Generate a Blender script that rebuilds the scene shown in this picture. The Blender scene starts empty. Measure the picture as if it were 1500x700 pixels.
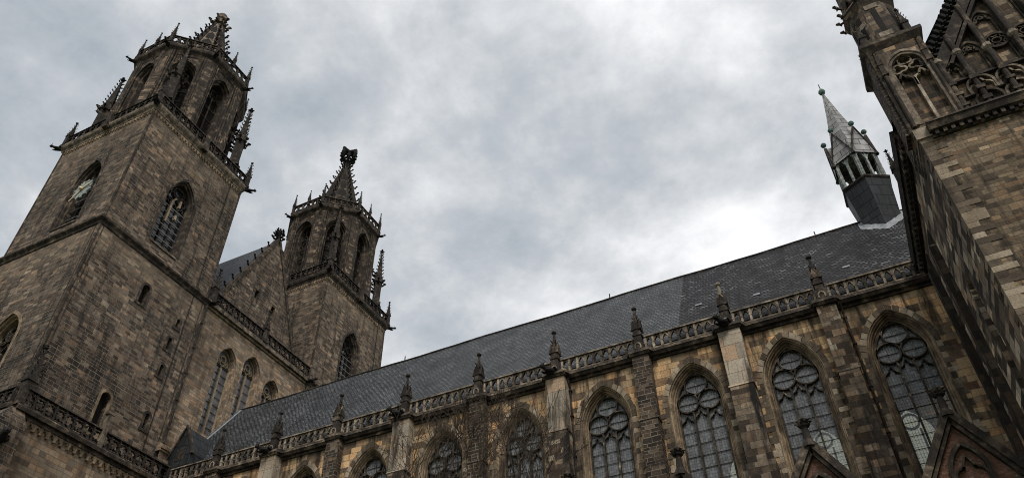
import bpy, bmesh, math, random
from mathutils import Vector, Matrix
from mathutils.geometry import tessellate_polygon
R = math.radians
PI = math.pi
sin, cos, sqrt = math.sin, math.cos, math.sqrt
rnd = random.Random(7)
sc = bpy.context.scene
col = sc.collection

# ------------------------------------------------------------------ camera
cam = bpy.data.cameras.new('Camera')
cam.sensor_fit = 'HORIZONTAL'; cam.sensor_width = 36.0; cam.lens = 27.43
cam.clip_start = 0.1; cam.clip_end = 6000
camo = bpy.data.objects.new('Camera', cam); col.objects.link(camo)
camo.matrix_world = (Matrix.Translation((0, 0, 1.6)) @ Matrix.Rotation(R(25.4403), 4, 'Z')
                     @ Matrix.Rotation(R(132.699), 4, 'X') @ Matrix.Rotation(R(-1.0215), 4, 'Z'))
sc.camera = camo

# ------------------------------------------------------------------ exposure
sc.view_settings.view_transform = 'Standard'
sc.view_settings.look = 'None'
sc.view_settings.gamma = 1.0
sc.view_settings.use_curve_mapping = False
sc.view_settings.exposure = 0.7
sc.cycles.filter_width = 1.0

# ------------------------------------------------------------------ overcast sky
SUN_EL, SUN_AZ = R(48), R(150)          # azimuth from +Y (north) clockwise
w = bpy.data.worlds.new('World'); sc.world = w
w.use_nodes = True
nt = w.node_tree; N = nt.nodes; L = nt.links
for n in list(N): N.remove(n)
out = N.new('ShaderNodeOutputWorld'); bg = N.new('ShaderNodeBackground')
bg.inputs['Strength'].default_value = 0.1
L.new(bg.outputs[0], out.inputs[0])
sky = N.new('ShaderNodeTexSky'); sky.sky_type = 'NISHITA'; sky.sun_disc = False
sky.sun_elevation = SUN_EL; sky.sun_rotation = SUN_AZ
tc = N.new('ShaderNodeTexCoord')
sep = N.new('ShaderNodeSeparateXYZ'); L.new(tc.outputs['Generated'], sep.inputs[0])


def wmath(op, a, b=None, c=None, clamp=False):
    m = N.new('ShaderNodeMath'); m.operation = op; m.use_clamp = clamp
    for i, v in enumerate((a, b, c)):
        if v is None: continue
        if isinstance(v, (int, float)): m.inputs[i].default_value = v
        else: L.new(v, m.inputs[i])
    return m.outputs[0]


# a flat layer of cloud overhead: direction divided by its height
zz = wmath('ADD', wmath('MAXIMUM', sep.outputs[2], 0.0), 0.30)
cx_ = wmath('DIVIDE', sep.outputs[0], zz); cy_ = wmath('DIVIDE', sep.outputs[1], zz)
cmb = N.new('ShaderNodeCombineXYZ'); L.new(cx_, cmb.inputs[0]); L.new(cy_, cmb.inputs[1])
cmb.inputs[2].default_value = 3.7


def wnoise(scale, detail, rough, dist, off):
    mp = N.new('ShaderNodeMapping'); L.new(cmb.outputs[0], mp.inputs[0])
    mp.inputs['Location'].default_value = off
    nz = N.new('ShaderNodeTexNoise'); L.new(mp.outputs[0], nz.inputs['Vector'])
    nz.inputs['Scale'].default_value = scale; nz.inputs['Detail'].default_value = detail
    nz.inputs['Roughness'].default_value = rough; nz.inputs['Distortion'].default_value = dist
    return nz.outputs['Fac']


n1 = wnoise(1.75, 4.0, 0.5, 0.0, (0.7, 6.6, 0))
n2 = wnoise(5.6, 10.0, 0.6, 0.1, (8.3, 0.2, 0))
n3 = wnoise(15.0, 8.0, 0.65, 0.1, (1.3, 7.7, 0))
mixn = wmath('ADD', wmath('ADD', wmath('MULTIPLY', n1, 0.50), wmath('MULTIPLY', n2, 0.41)), wmath('MULTIPLY', n3, 0.09))
# the cover is thinner and brighter towards the east (+X)
mixn = wmath('ADD', mixn, wmath('MULTIPLY', wmath('ADD', sep.outputs[0], 0.30), 0.10))
rp = N.new('ShaderNodeValToRGB'); L.new(mixn, rp.inputs[0])
e = rp.color_ramp.elements
e[0].position = 0.40; e[0].color = (2.45, 2.75, 3.05, 1)
e[1].position = 0.635; e[1].color = (6.7, 6.7, 6.75, 1)
k = rp.color_ramp.elements.new(0.485); k.color = (3.5, 3.7, 3.9, 1)
k = rp.color_ramp.elements.new(0.55); k.color = (4.75, 4.85, 4.95, 1)
mx = N.new('ShaderNodeMixRGB'); mx.inputs[0].default_value = 0.93
L.new(sky.outputs[0], mx.inputs[1]); L.new(rp.outputs[0], mx.inputs[2])
L.new(mx.outputs[0], bg.inputs[0])

# ------------------------------------------------------------------ veiled sun
sl = bpy.data.lights.new('Sun', 'SUN'); sl.energy = 1.5; sl.angle = R(16); sl.color = (1.0, 0.95, 0.88)
so = bpy.data.objects.new('Sun', sl); col.objects.link(so)
sd = Vector((sin(SUN_AZ) * cos(SUN_EL), cos(SUN_AZ) * cos(SUN_EL), sin(SUN_EL)))
so.rotation_euler = sd.to_track_quat('Z', 'Y').to_euler(); so.location = sd * 150


# ================================================================== materials
class Nodes:
    def __init__(s, name):
        s.m = bpy.data.materials.new(name); s.m.use_nodes = True
        s.nt = s.m.node_tree; s.N = s.nt.nodes; s.L = s.nt.links
        s.b = s.N['Principled BSDF']
        s.out = s.N['Material Output']

    def new(s, t, **kw):
        n = s.N.new(t)
        for k_, v in kw.items(): setattr(n, k_, v)
        return n

    def put(s, sock, v):
        if hasattr(v, 'is_output'): s.L.new(v, sock)
        else: sock.default_value = v

    def math(s, op, a, b=None, c=None, clamp=False):
        n = s.new('ShaderNodeMath', operation=op, use_clamp=clamp)
        for i, v in enumerate((a, b, c)):
            if v is not None: s.put(n.inputs[i], v)
        return n.outputs[0]

    def noise(s, vec, scale, detail=4.0, rough=0.55, dist=0.0):
        n = s.new('ShaderNodeTexNoise'); s.put(n.inputs['Vector'], vec)
        n.inputs['Scale'].default_value = scale; n.inputs['Detail'].default_value = detail
        n.inputs['Roughness'].default_value = rough; n.inputs['Distortion'].default_value = dist
        return n.outputs['Fac']

    def ramp(s, fac, stops, interp='LINEAR'):
        n = s.new('ShaderNodeValToRGB'); s.put(n.inputs[0], fac)
        cr = n.color_ramp; cr.interpolation = interp
        while len(cr.elements) < len(stops): cr.elements.new(0.5)
        for el, (p, c) in zip(cr.elements, stops):
            el.position = p
            el.color = (c, c, c, 1) if isinstance(c, (int, float)) else (*c, 1)
        return n.outputs[0]

    def mix(s, f, a, b, mode='MIX'):
        n = s.new('ShaderNodeMixRGB', blend_type=mode)
        s.put(n.inputs[0], f)
        for i, v in ((1, a), (2, b)):
            if isinstance(v, tuple) and len(v) == 3: v = (*v, 1)
            s.put(n.inputs[i], v)
        return n.outputs[0]

    def mapped(s, vec, scale=(1, 1, 1), loc=(0, 0, 0)):
        n = s.new('ShaderNodeMapping'); s.L.new(vec, n.inputs[0])
        n.inputs['Scale'].default_value = scale; n.inputs['Location'].default_value = loc
        return n.outputs[0]

    def bump(s, h, strength=0.5, dist=0.03):
        n = s.new('ShaderNodeBump'); s.put(n.inputs['Height'], h)
        n.inputs['Strength'].default_value = strength; n.inputs['Distance'].default_value = dist
        s.L.new(n.outputs[0], s.b.inputs['Normal'])


def masonry(name, bw, bh, stops, mortar=(0.10, 0.085, 0.07), crust=0.5, mort=0.014, seed=0.0,
            big=0.35, mvis=0.8, bumpd=0.03, washed=(), gain=1.25):
    a = Nodes(name)
    uv = a.new('ShaderNodeUVMap').outputs[0]
    geo = a.new('ShaderNodeNewGeometry').outputs['Position']
    # courses wander a little
    wob = a.new('ShaderNodeTexNoise'); a.L.new(geo, wob.inputs['Vector']); wob.inputs['Scale'].default_value = 1.3
    wv = a.new('ShaderNodeVectorMath', operation='SCALE')
    sub = a.new('ShaderNodeVectorMath', operation='SUBTRACT'); a.L.new(wob.outputs['Color'], sub.inputs[0])
    sub.inputs[1].default_value = (0.5, 0.5, 0.5)
    a.L.new(sub.outputs[0], wv.inputs[0]); wv.inputs['Scale'].default_value = 0.10
    ad = a.new('ShaderNodeVectorMath', operation='ADD'); a.L.new(uv, ad.inputs[0]); a.L.new(wv.outputs[0], ad.inputs[1])

    sp_ = a.new('ShaderNodeSeparateXYZ'); a.L.new(ad.outputs[0], sp_.inputs[0])
    v_ = sp_.outputs[1]
    v_ = a.math('ADD', v_, a.math('MULTIPLY', a.math('SINE', a.math('MULTIPLY_ADD', sp_.outputs[1], 1.55 / bh * 0.36, seed)), bh * 0.42))
    v_ = a.math('ADD', v_, a.math('MULTIPLY', a.math('SINE', a.math('MULTIPLY_ADD', sp_.outputs[1], 4.1 / bh * 0.36, seed * 2)), bh * 0.16))
    cb_ = a.new('ShaderNodeCombineXYZ'); a.L.new(sp_.outputs[0], cb_.inputs[0]); a.L.new(v_, cb_.inputs[1])

    def brick(bw_, bh_, off, loc):
        b = a.new('ShaderNodeTexBrick', offset=off, squash=0.72, squash_frequency=3)
        a.L.new(a.mapped(cb_.outputs[0], loc=loc), b.inputs['Vector'])
        b.inputs['Color1'].default_value = (0, 0, 0, 1); b.inputs['Color2'].default_value = (1, 1, 1, 1)
        b.inputs['Mortar'].default_value = (0.5, 0.5, 0.5, 1)
        b.inputs['Scale'].default_value = 1.0; b.inputs['Mortar Size'].default_value = mort
        b.inputs['Mortar Smooth'].default_value = 0.25; b.inputs['Bias'].default_value = 0.0
        b.inputs['Brick Width'].default_value = bw_; b.inputs['Row Height'].default_value = bh_
        return b
    b1 = brick(bw, bh, 0.43, (seed, 0, 0))
    bl = a.new('ShaderNodeRGBToBW'); a.L.new(b1.outputs['Color'], bl.inputs[0])
    ng = a.noise(geo, 0.16, 4, 0.6, 0.3)
    nm = a.noise(geo, 0.9, 5, 0.65, 0.2)
    nf = a.noise(geo, 9.0, 5, 0.7)
    val = a.math('MULTIPLY', bl.outputs[0], 1 - big)
    val = a.math('ADD', val, a.math('MULTIPLY', a.ramp(ng, [(0.3, 0.0), (0.7, 1.0)]), big * 0.55))
    val = a.math('ADD', val, a.math('MULTIPLY', a.ramp(nm, [(0.3, 0.0), (0.7, 1.0)]), big * 0.45))
    c = a.ramp(val, stops)
    c = a.mix(1.0, c, a.ramp(nf, [(0.25, 0.62), (0.75, 1.3)]), 'MULTIPLY')
    c = a.mix(1.0, c, (gain, gain, gain), 'MULTIPLY')
    tint = a.ramp(a.math('FRACT', a.math('MULTIPLY', bl.outputs[0], 37.7)), [(0.0, (1.16, 0.97, 0.82)), (0.4, (1.04, 1.0, 0.95)), (1.0, (0.96, 1.0, 1.02))])
    c = a.mix(1.0, c, tint, 'MULTIPLY')
    # soot crust and rain streaks, own outlines
    st = a.noise(a.mapped(geo, (1.1, 1.1, 0.16)), 1.0, 5, 0.65, 0.15)
    cr = a.ramp(st, [(0.50, 0.0), (0.64, crust)])
    c = a.mix(cr, c, (0.013, 0.0115, 0.010))
    st2 = a.noise(a.mapped(geo, (3.2, 3.2, 0.11), (3, 5, 1)), 1.0, 4, 0.6)
    c = a.mix(a.ramp(st2, [(0.56, 0.0), (0.68, crust * 0.6)]), c, (0.018, 0.016, 0.014))
    c = a.mix(1.0, c, a.ramp(a.noise(geo, 0.11, 3, 0.6), [(0.35, 0.72), (0.6, 1.22)]), 'MULTIPLY')
    # bands washed clean or re-laid with paler stone, ragged lower edge
    for (zlo, zhi) in washed:
        sz_ = a.new('ShaderNodeSeparateXYZ'); a.L.new(geo, sz_.inputs[0])
        zn = a.math('ADD', sz_.outputs[2], a.math('MULTIPLY_ADD', a.noise(geo, 0.45, 5, 0.7), 7.0, -3.5))
        mk = a.math('MULTIPLY', a.ramp(a.math('DIVIDE', a.math('SUBTRACT', zn, zlo), zhi - zlo), [(0.0, 0.0), (0.7, 0.75)]), a.math('LESS_THAN', sz_.outputs[2], zhi + .8))
        c = a.mix(mk, c, a.mix(0.5, a.mix(1.0, c, (1.9, 1.85, 1.75), 'MULTIPLY'), (0.17, 0.132, 0.095)))
    mm = a.math('MULTIPLY', b1.outputs['Fac'], a.math('MULTIPLY', a.ramp(nm, [(0.35, 0.2), (0.6, 1.0)]), mvis))
    c = a.mix(mm, c, mortar)
    a.put(a.b.inputs['Base Color'], c)
    a.b.inputs['Roughness'].default_value = 0.92
    a.b.inputs['Specular IOR Level'].default_value = 0.2
    h = a.math('ADD', a.math('MULTIPLY', b1.outputs['Fac'], -0.9), a.math('MULTIPLY', nf, 0.8))
    h = a.math('ADD', h, a.math('MULTIPLY', bl.outputs[0], 0.35))
    a.bump(h, 1.0, bumpd * 1.6)
    return a.m


def stone(name, stops, scale=1.2, crust=0.4, island=0.0, bumpd=0.03, rough=0.9):
    a = Nodes(name)
    g = a.new('ShaderNodeNewGeometry'); geo = g.outputs['Position']
    n1 = a.noise(geo, scale, 5, 0.62, 0.3); nf = a.noise(geo, 11, 4, 0.7)
    v = a.ramp(n1, [(0.3, 0.0), (0.7, 1.0)])
    if island:
        v = a.math('ADD', a.math('MULTIPLY', v, 1 - island), a.math('MULTIPLY', g.outputs['Random Per Island'], island))
    c = a.ramp(v, stops)
    c = a.mix(1.0, c, a.ramp(nf, [(0.25, 0.6), (0.75, 1.3)]), 'MULTIPLY')
    st = a.noise(a.mapped(geo, (1.4, 1.4, 0.3)), 1.2, 5, 0.65, 0.2)
    c = a.mix(a.ramp(st, [(0.5, 0.0), (0.66, crust)]), c, (0.014, 0.012, 0.011))
    a.put(a.b.inputs['Base Color'], c)
    a.b.inputs['Roughness'].default_value = rough; a.b.inputs['Specular IOR Level'].default_value = 0.2
    a.bump(a.math('ADD', nf, n1), 0.8, bumpd)
    return a.m


M = {}
M['tower'] = masonry('tower_masonry', 0.8, 0.30,
                     [(0.0, (0.016, 0.0135, 0.011)), (0.25, (0.042, 0.034, 0.027)), (0.5, (0.076, 0.060, 0.046)),
                      (0.70, (0.120, 0.094, 0.070)), (0.86, (0.20, 0.155, 0.112)), (1.0, (0.52, 0.40, 0.285))], crust=0.85, mortar=(0.25, 0.205, 0.16), mort=0.022, big=0.36, washed=((49.0, 52.6), (65.8, 69.4)), gain=1.25)
M['inner'] = masonry('gable_wall_masonry', 0.85, 0.33,
                     [(0.0, (0.060, 0.047, 0.036)), (0.3, (0.125, 0.098, 0.074)), (0.6, (0.185, 0.143, 0.104)),
                      (0.85, (0.26, 0.20, 0.14)), (1.0, (0.42, 0.33, 0.23))], crust=0.45, seed=3.1, mvis=0.6, mort=0.016)
M['nave'] = masonry('nave_ashlar', 0.95, 0.44,
                    [(0.0, (0.020, 0.016, 0.012)), (0.22, (0.065, 0.047, 0.032)), (0.42, (0.16, 0.115, 0.072)),
                     (0.62, (0.26, 0.185, 0.108)), (0.8, (0.35, 0.232, 0.122)), (1.0, (0.46, 0.37, 0.26))], crust=0.9, seed=7.7, big=0.36, mvis=0.65, gain=1.45)
M['pale'] = masonry('pale_buttress_ashlar', 1.6, 0.8,
                    [(0.0, (0.15, 0.125, 0.1)), (0.4, (0.29, 0.24, 0.185)), (1.0, (0.44, 0.38, 0.3))], crust=0.9, seed=1.9, mvis=0.7, big=0.5, gain=1.0)
M['stained'] = masonry('stained_buttress_ashlar', 0.8, 0.42,
                    [(0.0, (0.016, 0.013, 0.011)), (0.4, (0.04, 0.031, 0.024)), (0.62, (0.14, 0.11, 0.08)), (1.0, (0.5, 0.43, 0.33))], crust=1.0, seed=2.9, mvis=0.5, big=0.55)
M['dark'] = masonry('sooty_masonry', 0.62, 0.26,
                    [(0.0, (0.012, 0.010, 0.008)), (0.4, (0.030, 0.024, 0.019)), (0.65, (0.06, 0.047, 0.035)),
                     (0.85, (0.14, 0.106, 0.073)), (1.0, (0.40, 0.32, 0.23))], crust=0.65, seed=4.4, mortar=(0.26, 0.215, 0.165), mort=0.024)
M['turret'] = masonry('sooty_turret_masonry', 0.6, 0.34, [(0.0, (0.014, 0.012, 0.010)), (0.35, (0.05, 0.039, 0.029)), (0.6, (0.13, 0.098, 0.066)), (0.82, (0.24, 0.18, 0.12)), (1.0, (0.6, 0.5, 0.36))], crust=0.95, seed=3.9, big=0.4, mvis=0.5, mort=0.02)
M['darkstrip'] = masonry('dark_strip_masonry', 0.5, 0.5, [(0.0, (0.008, 0.007, 0.006)), (0.6, (0.03, 0.025, 0.02)), (0.85, (0.07, 0.055, 0.042)), (1.0, (0.3, 0.245, 0.18))], crust=0.6, seed=6.4, mvis=0.15)
M['belfry'] = masonry('sooty_belfry_masonry', 0.7, 0.38, [(0.0, (0.014, 0.012, 0.010)), (0.4, (0.036, 0.029, 0.023)), (0.65, (0.075, 0.058, 0.043)), (0.85, (0.17, 0.13, 0.092)), (1.0, (0.46, 0.37, 0.27))], crust=0.85, seed=8.2, big=0.3, mvis=0.5, mort=0.02)
M['trans'] = masonry('transept_masonry', 0.62, 0.25,
                     [(0.0, (0.018, 0.015, 0.012)), (0.25, (0.062, 0.047, 0.033)), (0.5, (0.14, 0.105, 0.069)),
                      (0.75, (0.22, 0.165, 0.107)), (1.0, (0.5, 0.4, 0.28))], crust=0.9, seed=9.3, big=0.42, mvis=0.6, mort=0.018)
M['transw'] = masonry('transept_side_masonry', 1.5, 0.4,
                      [(0.0, (0.015, 0.013, 0.011)), (0.3, (0.04, 0.032, 0.025)), (0.5, (0.095, 0.075, 0.056)),
                       (0.75, (0.24, 0.195, 0.145)), (1.0, (0.55, 0.47, 0.36))], crust=0.7, seed=5.3, big=0.2, mvis=0.7, mort=0.02, gain=1.75)
M['trim'] = stone('sooty_trim', [(0.0, (0.018, 0.015, 0.013)), (0.5, (0.045, 0.036, 0.028)), (0.8, (0.12, 0.092, 0.066)), (1.0, (0.28, 0.22, 0.16))], 1.4, 0.6)
M['gallery'] = stone('gallery_stone', [(0.0, (0.02, 0.017, 0.014)), (0.35, (0.05, 0.041, 0.032)), (0.62, (0.2, 0.16, 0.118)), (1.0, (0.52, 0.44, 0.34))], 1.9, 0.65, island=0.5)
M['lace'] = stone('black_tracery', [(0.0, (0.013, 0.011, 0.010)), (0.6, (0.034, 0.028, 0.023)), (1.0, (0.12, 0.095, 0.07))], 1.8, 0.5)
M['mould'] = stone('window_moulding', [(0.0, (0.055, 0.041, 0.029)), (0.5, (0.2, 0.15, 0.098)), (1.0, (0.40, 0.30, 0.195))], 0.9, 0.75)
M['vous'] = stone('arch_stones', [(0.0, (0.025, 0.02, 0.016)), (0.3, (0.085, 0.066, 0.047)), (0.65, (0.2, 0.155, 0.108)), (1.0, (0.42, 0.35, 0.26))], 1.0, 0.55, island=0.75)
M['bar'] = stone('mullion_stone', [(0.0, (0.018, 0.015, 0.012)), (0.55, (0.05, 0.04, 0.03)), (0.8, (0.11, 0.088, 0.063)), (1.0, (0.36, 0.29, 0.21))], 1.8, 0.6)
M['palebar'] = stone('pale_mullion', [(0.0, (0.16, 0.125, 0.085)), (1.0, (0.36, 0.29, 0.2))], 1.5, 0.2)
M['palestone'] = stone('pale_dressed_stone', [(0.0, (0.14, 0.115, 0.09)), (1.0, (0.36, 0.3, 0.23))], 1.4, 0.6)
M['ironbar'] = stone('grey_iron_bar', [(0.0, (0.09, 0.09, 0.09)), (1.0, (0.2, 0.2, 0.2))], 3, 0.2, rough=0.6)
M['black'] = stone('black_gargoyle', [(0.0, (0.008, 0.008, 0.008)), (1.0, (0.022, 0.021, 0.02))], 3, 0.2)
M['lead'] = stone('pale_lead_flashing', [(0.0, (0.14, 0.15, 0.16)), (1.0, (0.34, 0.355, 0.37))], 3, 0.1, rough=0.55)
M['brickred'] = masonry('red_brick_panel', 0.26, 0.085,
                        [(0.0, (0.08, 0.042, 0.031)), (0.5, (0.135, 0.075, 0.053)), (1.0, (0.2, 0.12, 0.085))], crust=0.35, mort=0.008, bumpd=0.01)
M['verd'] = stone('verdigris', [(0.0, (0.04, 0.08, 0.068)), (0.5, (0.10, 0.16, 0.135)), (1.0, (0.2, 0.28, 0.24))], 3, 0.35, rough=0.7)
M['clockface'] = stone('pale_clock_copper', [(0.0, (0.09, 0.11, 0.10)), (1.0, (0.36, 0.40, 0.37))], 2.5, 0.35, rough=0.7)
M['vpost'] = stone('weathered_copper_post', [(0.0, (0.07, 0.075, 0.07)), (0.5, (0.17, 0.19, 0.175)), (1.0, (0.44, 0.46, 0.43))], 3.5, 0.45, rough=0.7)
M['gold'] = Nodes('gilding').m
b_ = M['gold'].node_tree.nodes['Principled BSDF']
b_.inputs['Base Color'].default_value = (0.6, 0.46, 0.26, 1); b_.inputs['Metallic'].default_value = 0.3; b_.inputs['Roughness'].default_value = 0.5


def slate(name, stops, bw, bh, rough, chips=0.0, marks=False, spec=0.4, mo=0.12):
    a = Nodes(name)
    uv = a.new('ShaderNodeUVMap').outputs[0]
    geo = a.new('ShaderNodeNewGeometry').outputs['Position']
    b = a.new('ShaderNodeTexBrick', offset=0.5)
    a.L.new(uv, b.inputs['Vector'])
    b.inputs['Color1'].default_value = (0, 0, 0, 1); b.inputs['Color2'].default_value = (1, 1, 1, 1)
    b.inputs['Mortar'].default_value = (0, 0, 0, 1); b.inputs['Scale'].default_value = 1
    b.inputs['Mortar Size'].default_value = bh * mo; b.inputs['Mortar Smooth'].default_value = 0.3
    b.inputs['Brick Width'].default_value = bw; b.inputs['Row Height'].default_value = bh
    bl = a.new('ShaderNodeRGBToBW'); a.L.new(b.outputs['Color'], bl.inputs[0])
    n1 = a.noise(geo, 0.35, 5, 0.65, 0.4); n2 = a.noise(geo, 2.5, 4, 0.6)
    v = a.math('ADD', a.math('MULTIPLY', bl.outputs[0], 0.5), a.math('MULTIPLY', a.ramp(n1, [(0.3, 0), (0.7, 1)]), 0.3))
    v = a.math('ADD', v, a.math('MULTIPLY', a.ramp(n2, [(0.3, 0), (0.7, 1)]), 0.2))
    c = a.ramp(v, stops)
    if chips:
        c = a.mix(a.ramp(bl.outputs[0], [(1 - chips, 0.0), (1 - chips + 0.01, 0.8)]), c, (0.2, 0.2, 0.2))
    c = a.mix(a.math('MULTIPLY', b.outputs['Fac'], 0.85), c, (0.007, 0.007, 0.008))
    c = a.mix(1.0, c, a.ramp(a.noise(a.mapped(geo, (0.5, 0.5, 0.15)), 1.6, 6, 0.7, 0.3), [(0.3, 0.45), (0.7, 1.75)]), 'MULTIPLY')
    if marks:   # moss and tar lines left in the joints of the older patch
        vo = a.new('ShaderNodeTexVoronoi', feature='DISTANCE_TO_EDGE')
        a.L.new(a.mapped(uv, (1.6, 0.45, 1)), vo.inputs['Vector']); vo.inputs['Scale'].default_value = 0.9
        ln = a.ramp(vo.outputs['Distance'], [(0.0, 1.0), (0.06, 0.0)])
        msk = a.ramp(a.noise(geo, 0.22, 3, 0.5), [(0.46, 0.0), (0.56, 0.9)])
        c = a.mix(a.math('MULTIPLY', a.math('MULTIPLY', ln, msk), a.ramp(n2, [(0.42, 0), (0.55, 1)])), c, (0.01, 0.01, 0.01))
    a.put(a.b.inputs['Base Color'], c)
    a.put(a.b.inputs['Roughness'], a.ramp(bl.outputs[0], [(0, rough - 0.08), (1, rough + 0.1)]))
    a.b.inputs['Specular IOR Level'].default_value = spec
    # each slate lies a little proud of the one below it
    sx = a.new('ShaderNodeSeparateXYZ'); a.L.new(uv, sx.inputs[0])
    saw = a.math('FRACT', a.math('DIVIDE', sx.outputs[1], bh))
    h = a.math('ADD', a.math('MULTIPLY', saw, -1.0), a.math('MULTIPLY', bl.outputs[0], 0.5))
    h = a.math('ADD', h, a.math('MULTIPLY', b.outputs['Fac'], -0.6))
    a.bump(h, 0.8, 0.025)
    return a.m


M['slate'] = slate('blue_grey_slate', [(0, (0.024, 0.026, 0.028)), (0.5, (0.060, 0.065, 0.070)), (1, (0.115, 0.122, 0.13))], 0.44, 0.30, 0.62, marks=True, mo=0.24, spec=0.2)
M['oldslate'] = slate('old_dark_slate', [(0, (0.008, 0.008, 0.009)), (0.4, (0.026, 0.026, 0.028)), (0.7, (0.06, 0.061, 0.064)), (1, (0.22, 0.222, 0.23))], 0.5, 0.32, 0.7, chips=0.006, mo=0.26, spec=0.1)
M['leadsheet'] = slate('lead_sheet', [(0, (0.010, 0.0115, 0.012)), (1, (0.028, 0.031, 0.033))], 0.9, 1.0, 0.6, mo=0.05, spec=0.15)
M['spireslate'] = slate('spire_slate', [(0, (0.08, 0.078, 0.077)), (0.6, (0.2, 0.195, 0.19)), (1, (0.30, 0.295, 0.29))], 1.3, 0.7, 0.55, spec=0.25, mo=0.05)


def glassmat(name, bw, bh, clear, tint, body):
    a = Nodes(name)
    uv = a.new('ShaderNodeUVMap').outputs[0]
    geo = a.new('ShaderNodeNewGeometry').outputs['Position']
    b = a.new('ShaderNodeTexBrick', offset=0.0)
    a.L.new(uv, b.inputs['Vector'])
    b.inputs['Color1'].default_value = (0, 0, 0, 1); b.inputs['Color2'].default_value = (1, 1, 1, 1)
    b.inputs['Mortar'].default_value = (0.5, .5, .5, 1); b.inputs['Scale'].default_value = 1
    b.inputs['Mortar Size'].default_value = 0.006; b.inputs['Mortar Smooth'].default_value = 0.1
    b.inputs['Brick Width'].default_value = bw; b.inputs['Row Height'].default_value = bh
    bl = a.new('ShaderNodeRGBToBW'); a.L.new(b.outputs['Color'], bl.inputs[0])
    n = a.noise(geo, 0.8, 4, 0.6)
    v = a.math('ADD', a.math('MULTIPLY', bl.outputs[0], 0.45), a.math('MULTIPLY', n, 0.55))
    c = a.mix(1.0, body, a.ramp(v, [(0.2, 0.6), (0.8, 1.35)]), 'MULTIPLY')
    a.put(a.b.inputs['Base Color'], c)
    a.b.inputs['Roughness'].default_value = 0.16; a.b.inputs['Specular IOR Level'].default_value = 0.5
    a.bump(a.math('ADD', a.math('MULTIPLY', bl.outputs[0], 0.6), n), 0.25, 0.02)
    lead = a.new('ShaderNodeBsdfDiffuse'); lead.inputs[0].default_value = (0.012, 0.012, 0.013, 1)
    tr = a.new('ShaderNodeBsdfTransparent'); tr.inputs[0].default_value = (*tint, 1)
    m1 = a.new('ShaderNodeMixShader'); m1.inputs[0].default_value = clear
    a.L.new(a.b.outputs[0], m1.inputs[1]); a.L.new(tr.outputs[0], m1.inputs[2])
    m2 = a.new('ShaderNodeMixShader'); a.L.new(b.outputs['Fac'], m2.inputs[0])
    a.L.new(m1.outputs[0], m2.inputs[1]); a.L.new(lead.outputs[0], m2.inputs[2])
    a.L.new(m2.outputs[0], a.out.inputs[0])
    return a.m


M['glass'] = glassmat('leaded_glass', 0.16, 0.21, 0.36, (0.9, 0.93, 0.8), (0.20, 0.208, 0.21))
M['farglass'] = glassmat('leaded_clear_glass', 0.2, 0.26, 0.62, (1.0, 1.0, 0.88), (0.1, 0.1, 0.1))
M['darkglass'] = glassmat('dark_leaded_glass', 0.3, 0.55, 0.0, (1, 1, 1), (0.012, 0.013, 0.014))
M['greyglass'] = glassmat('grey_leaded_glass', 0.33, 0.62, 0.0, (1, 1, 1), (0.13, 0.13, 0.135))
M['void'] = stone('painted_recess_shade', [(0.0, (0.008, 0.007, 0.006)), (1.0, (0.02, 0.017, 0.015))], 1.0, 0.3)  # near-black colour that paints in the shade of openings and recesses
M['wood'] = stone('bark', [(0.0, (0.03, 0.022, 0.016)), (1.0, (0.075, 0.055, 0.04))], 3, 0.2)


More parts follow.
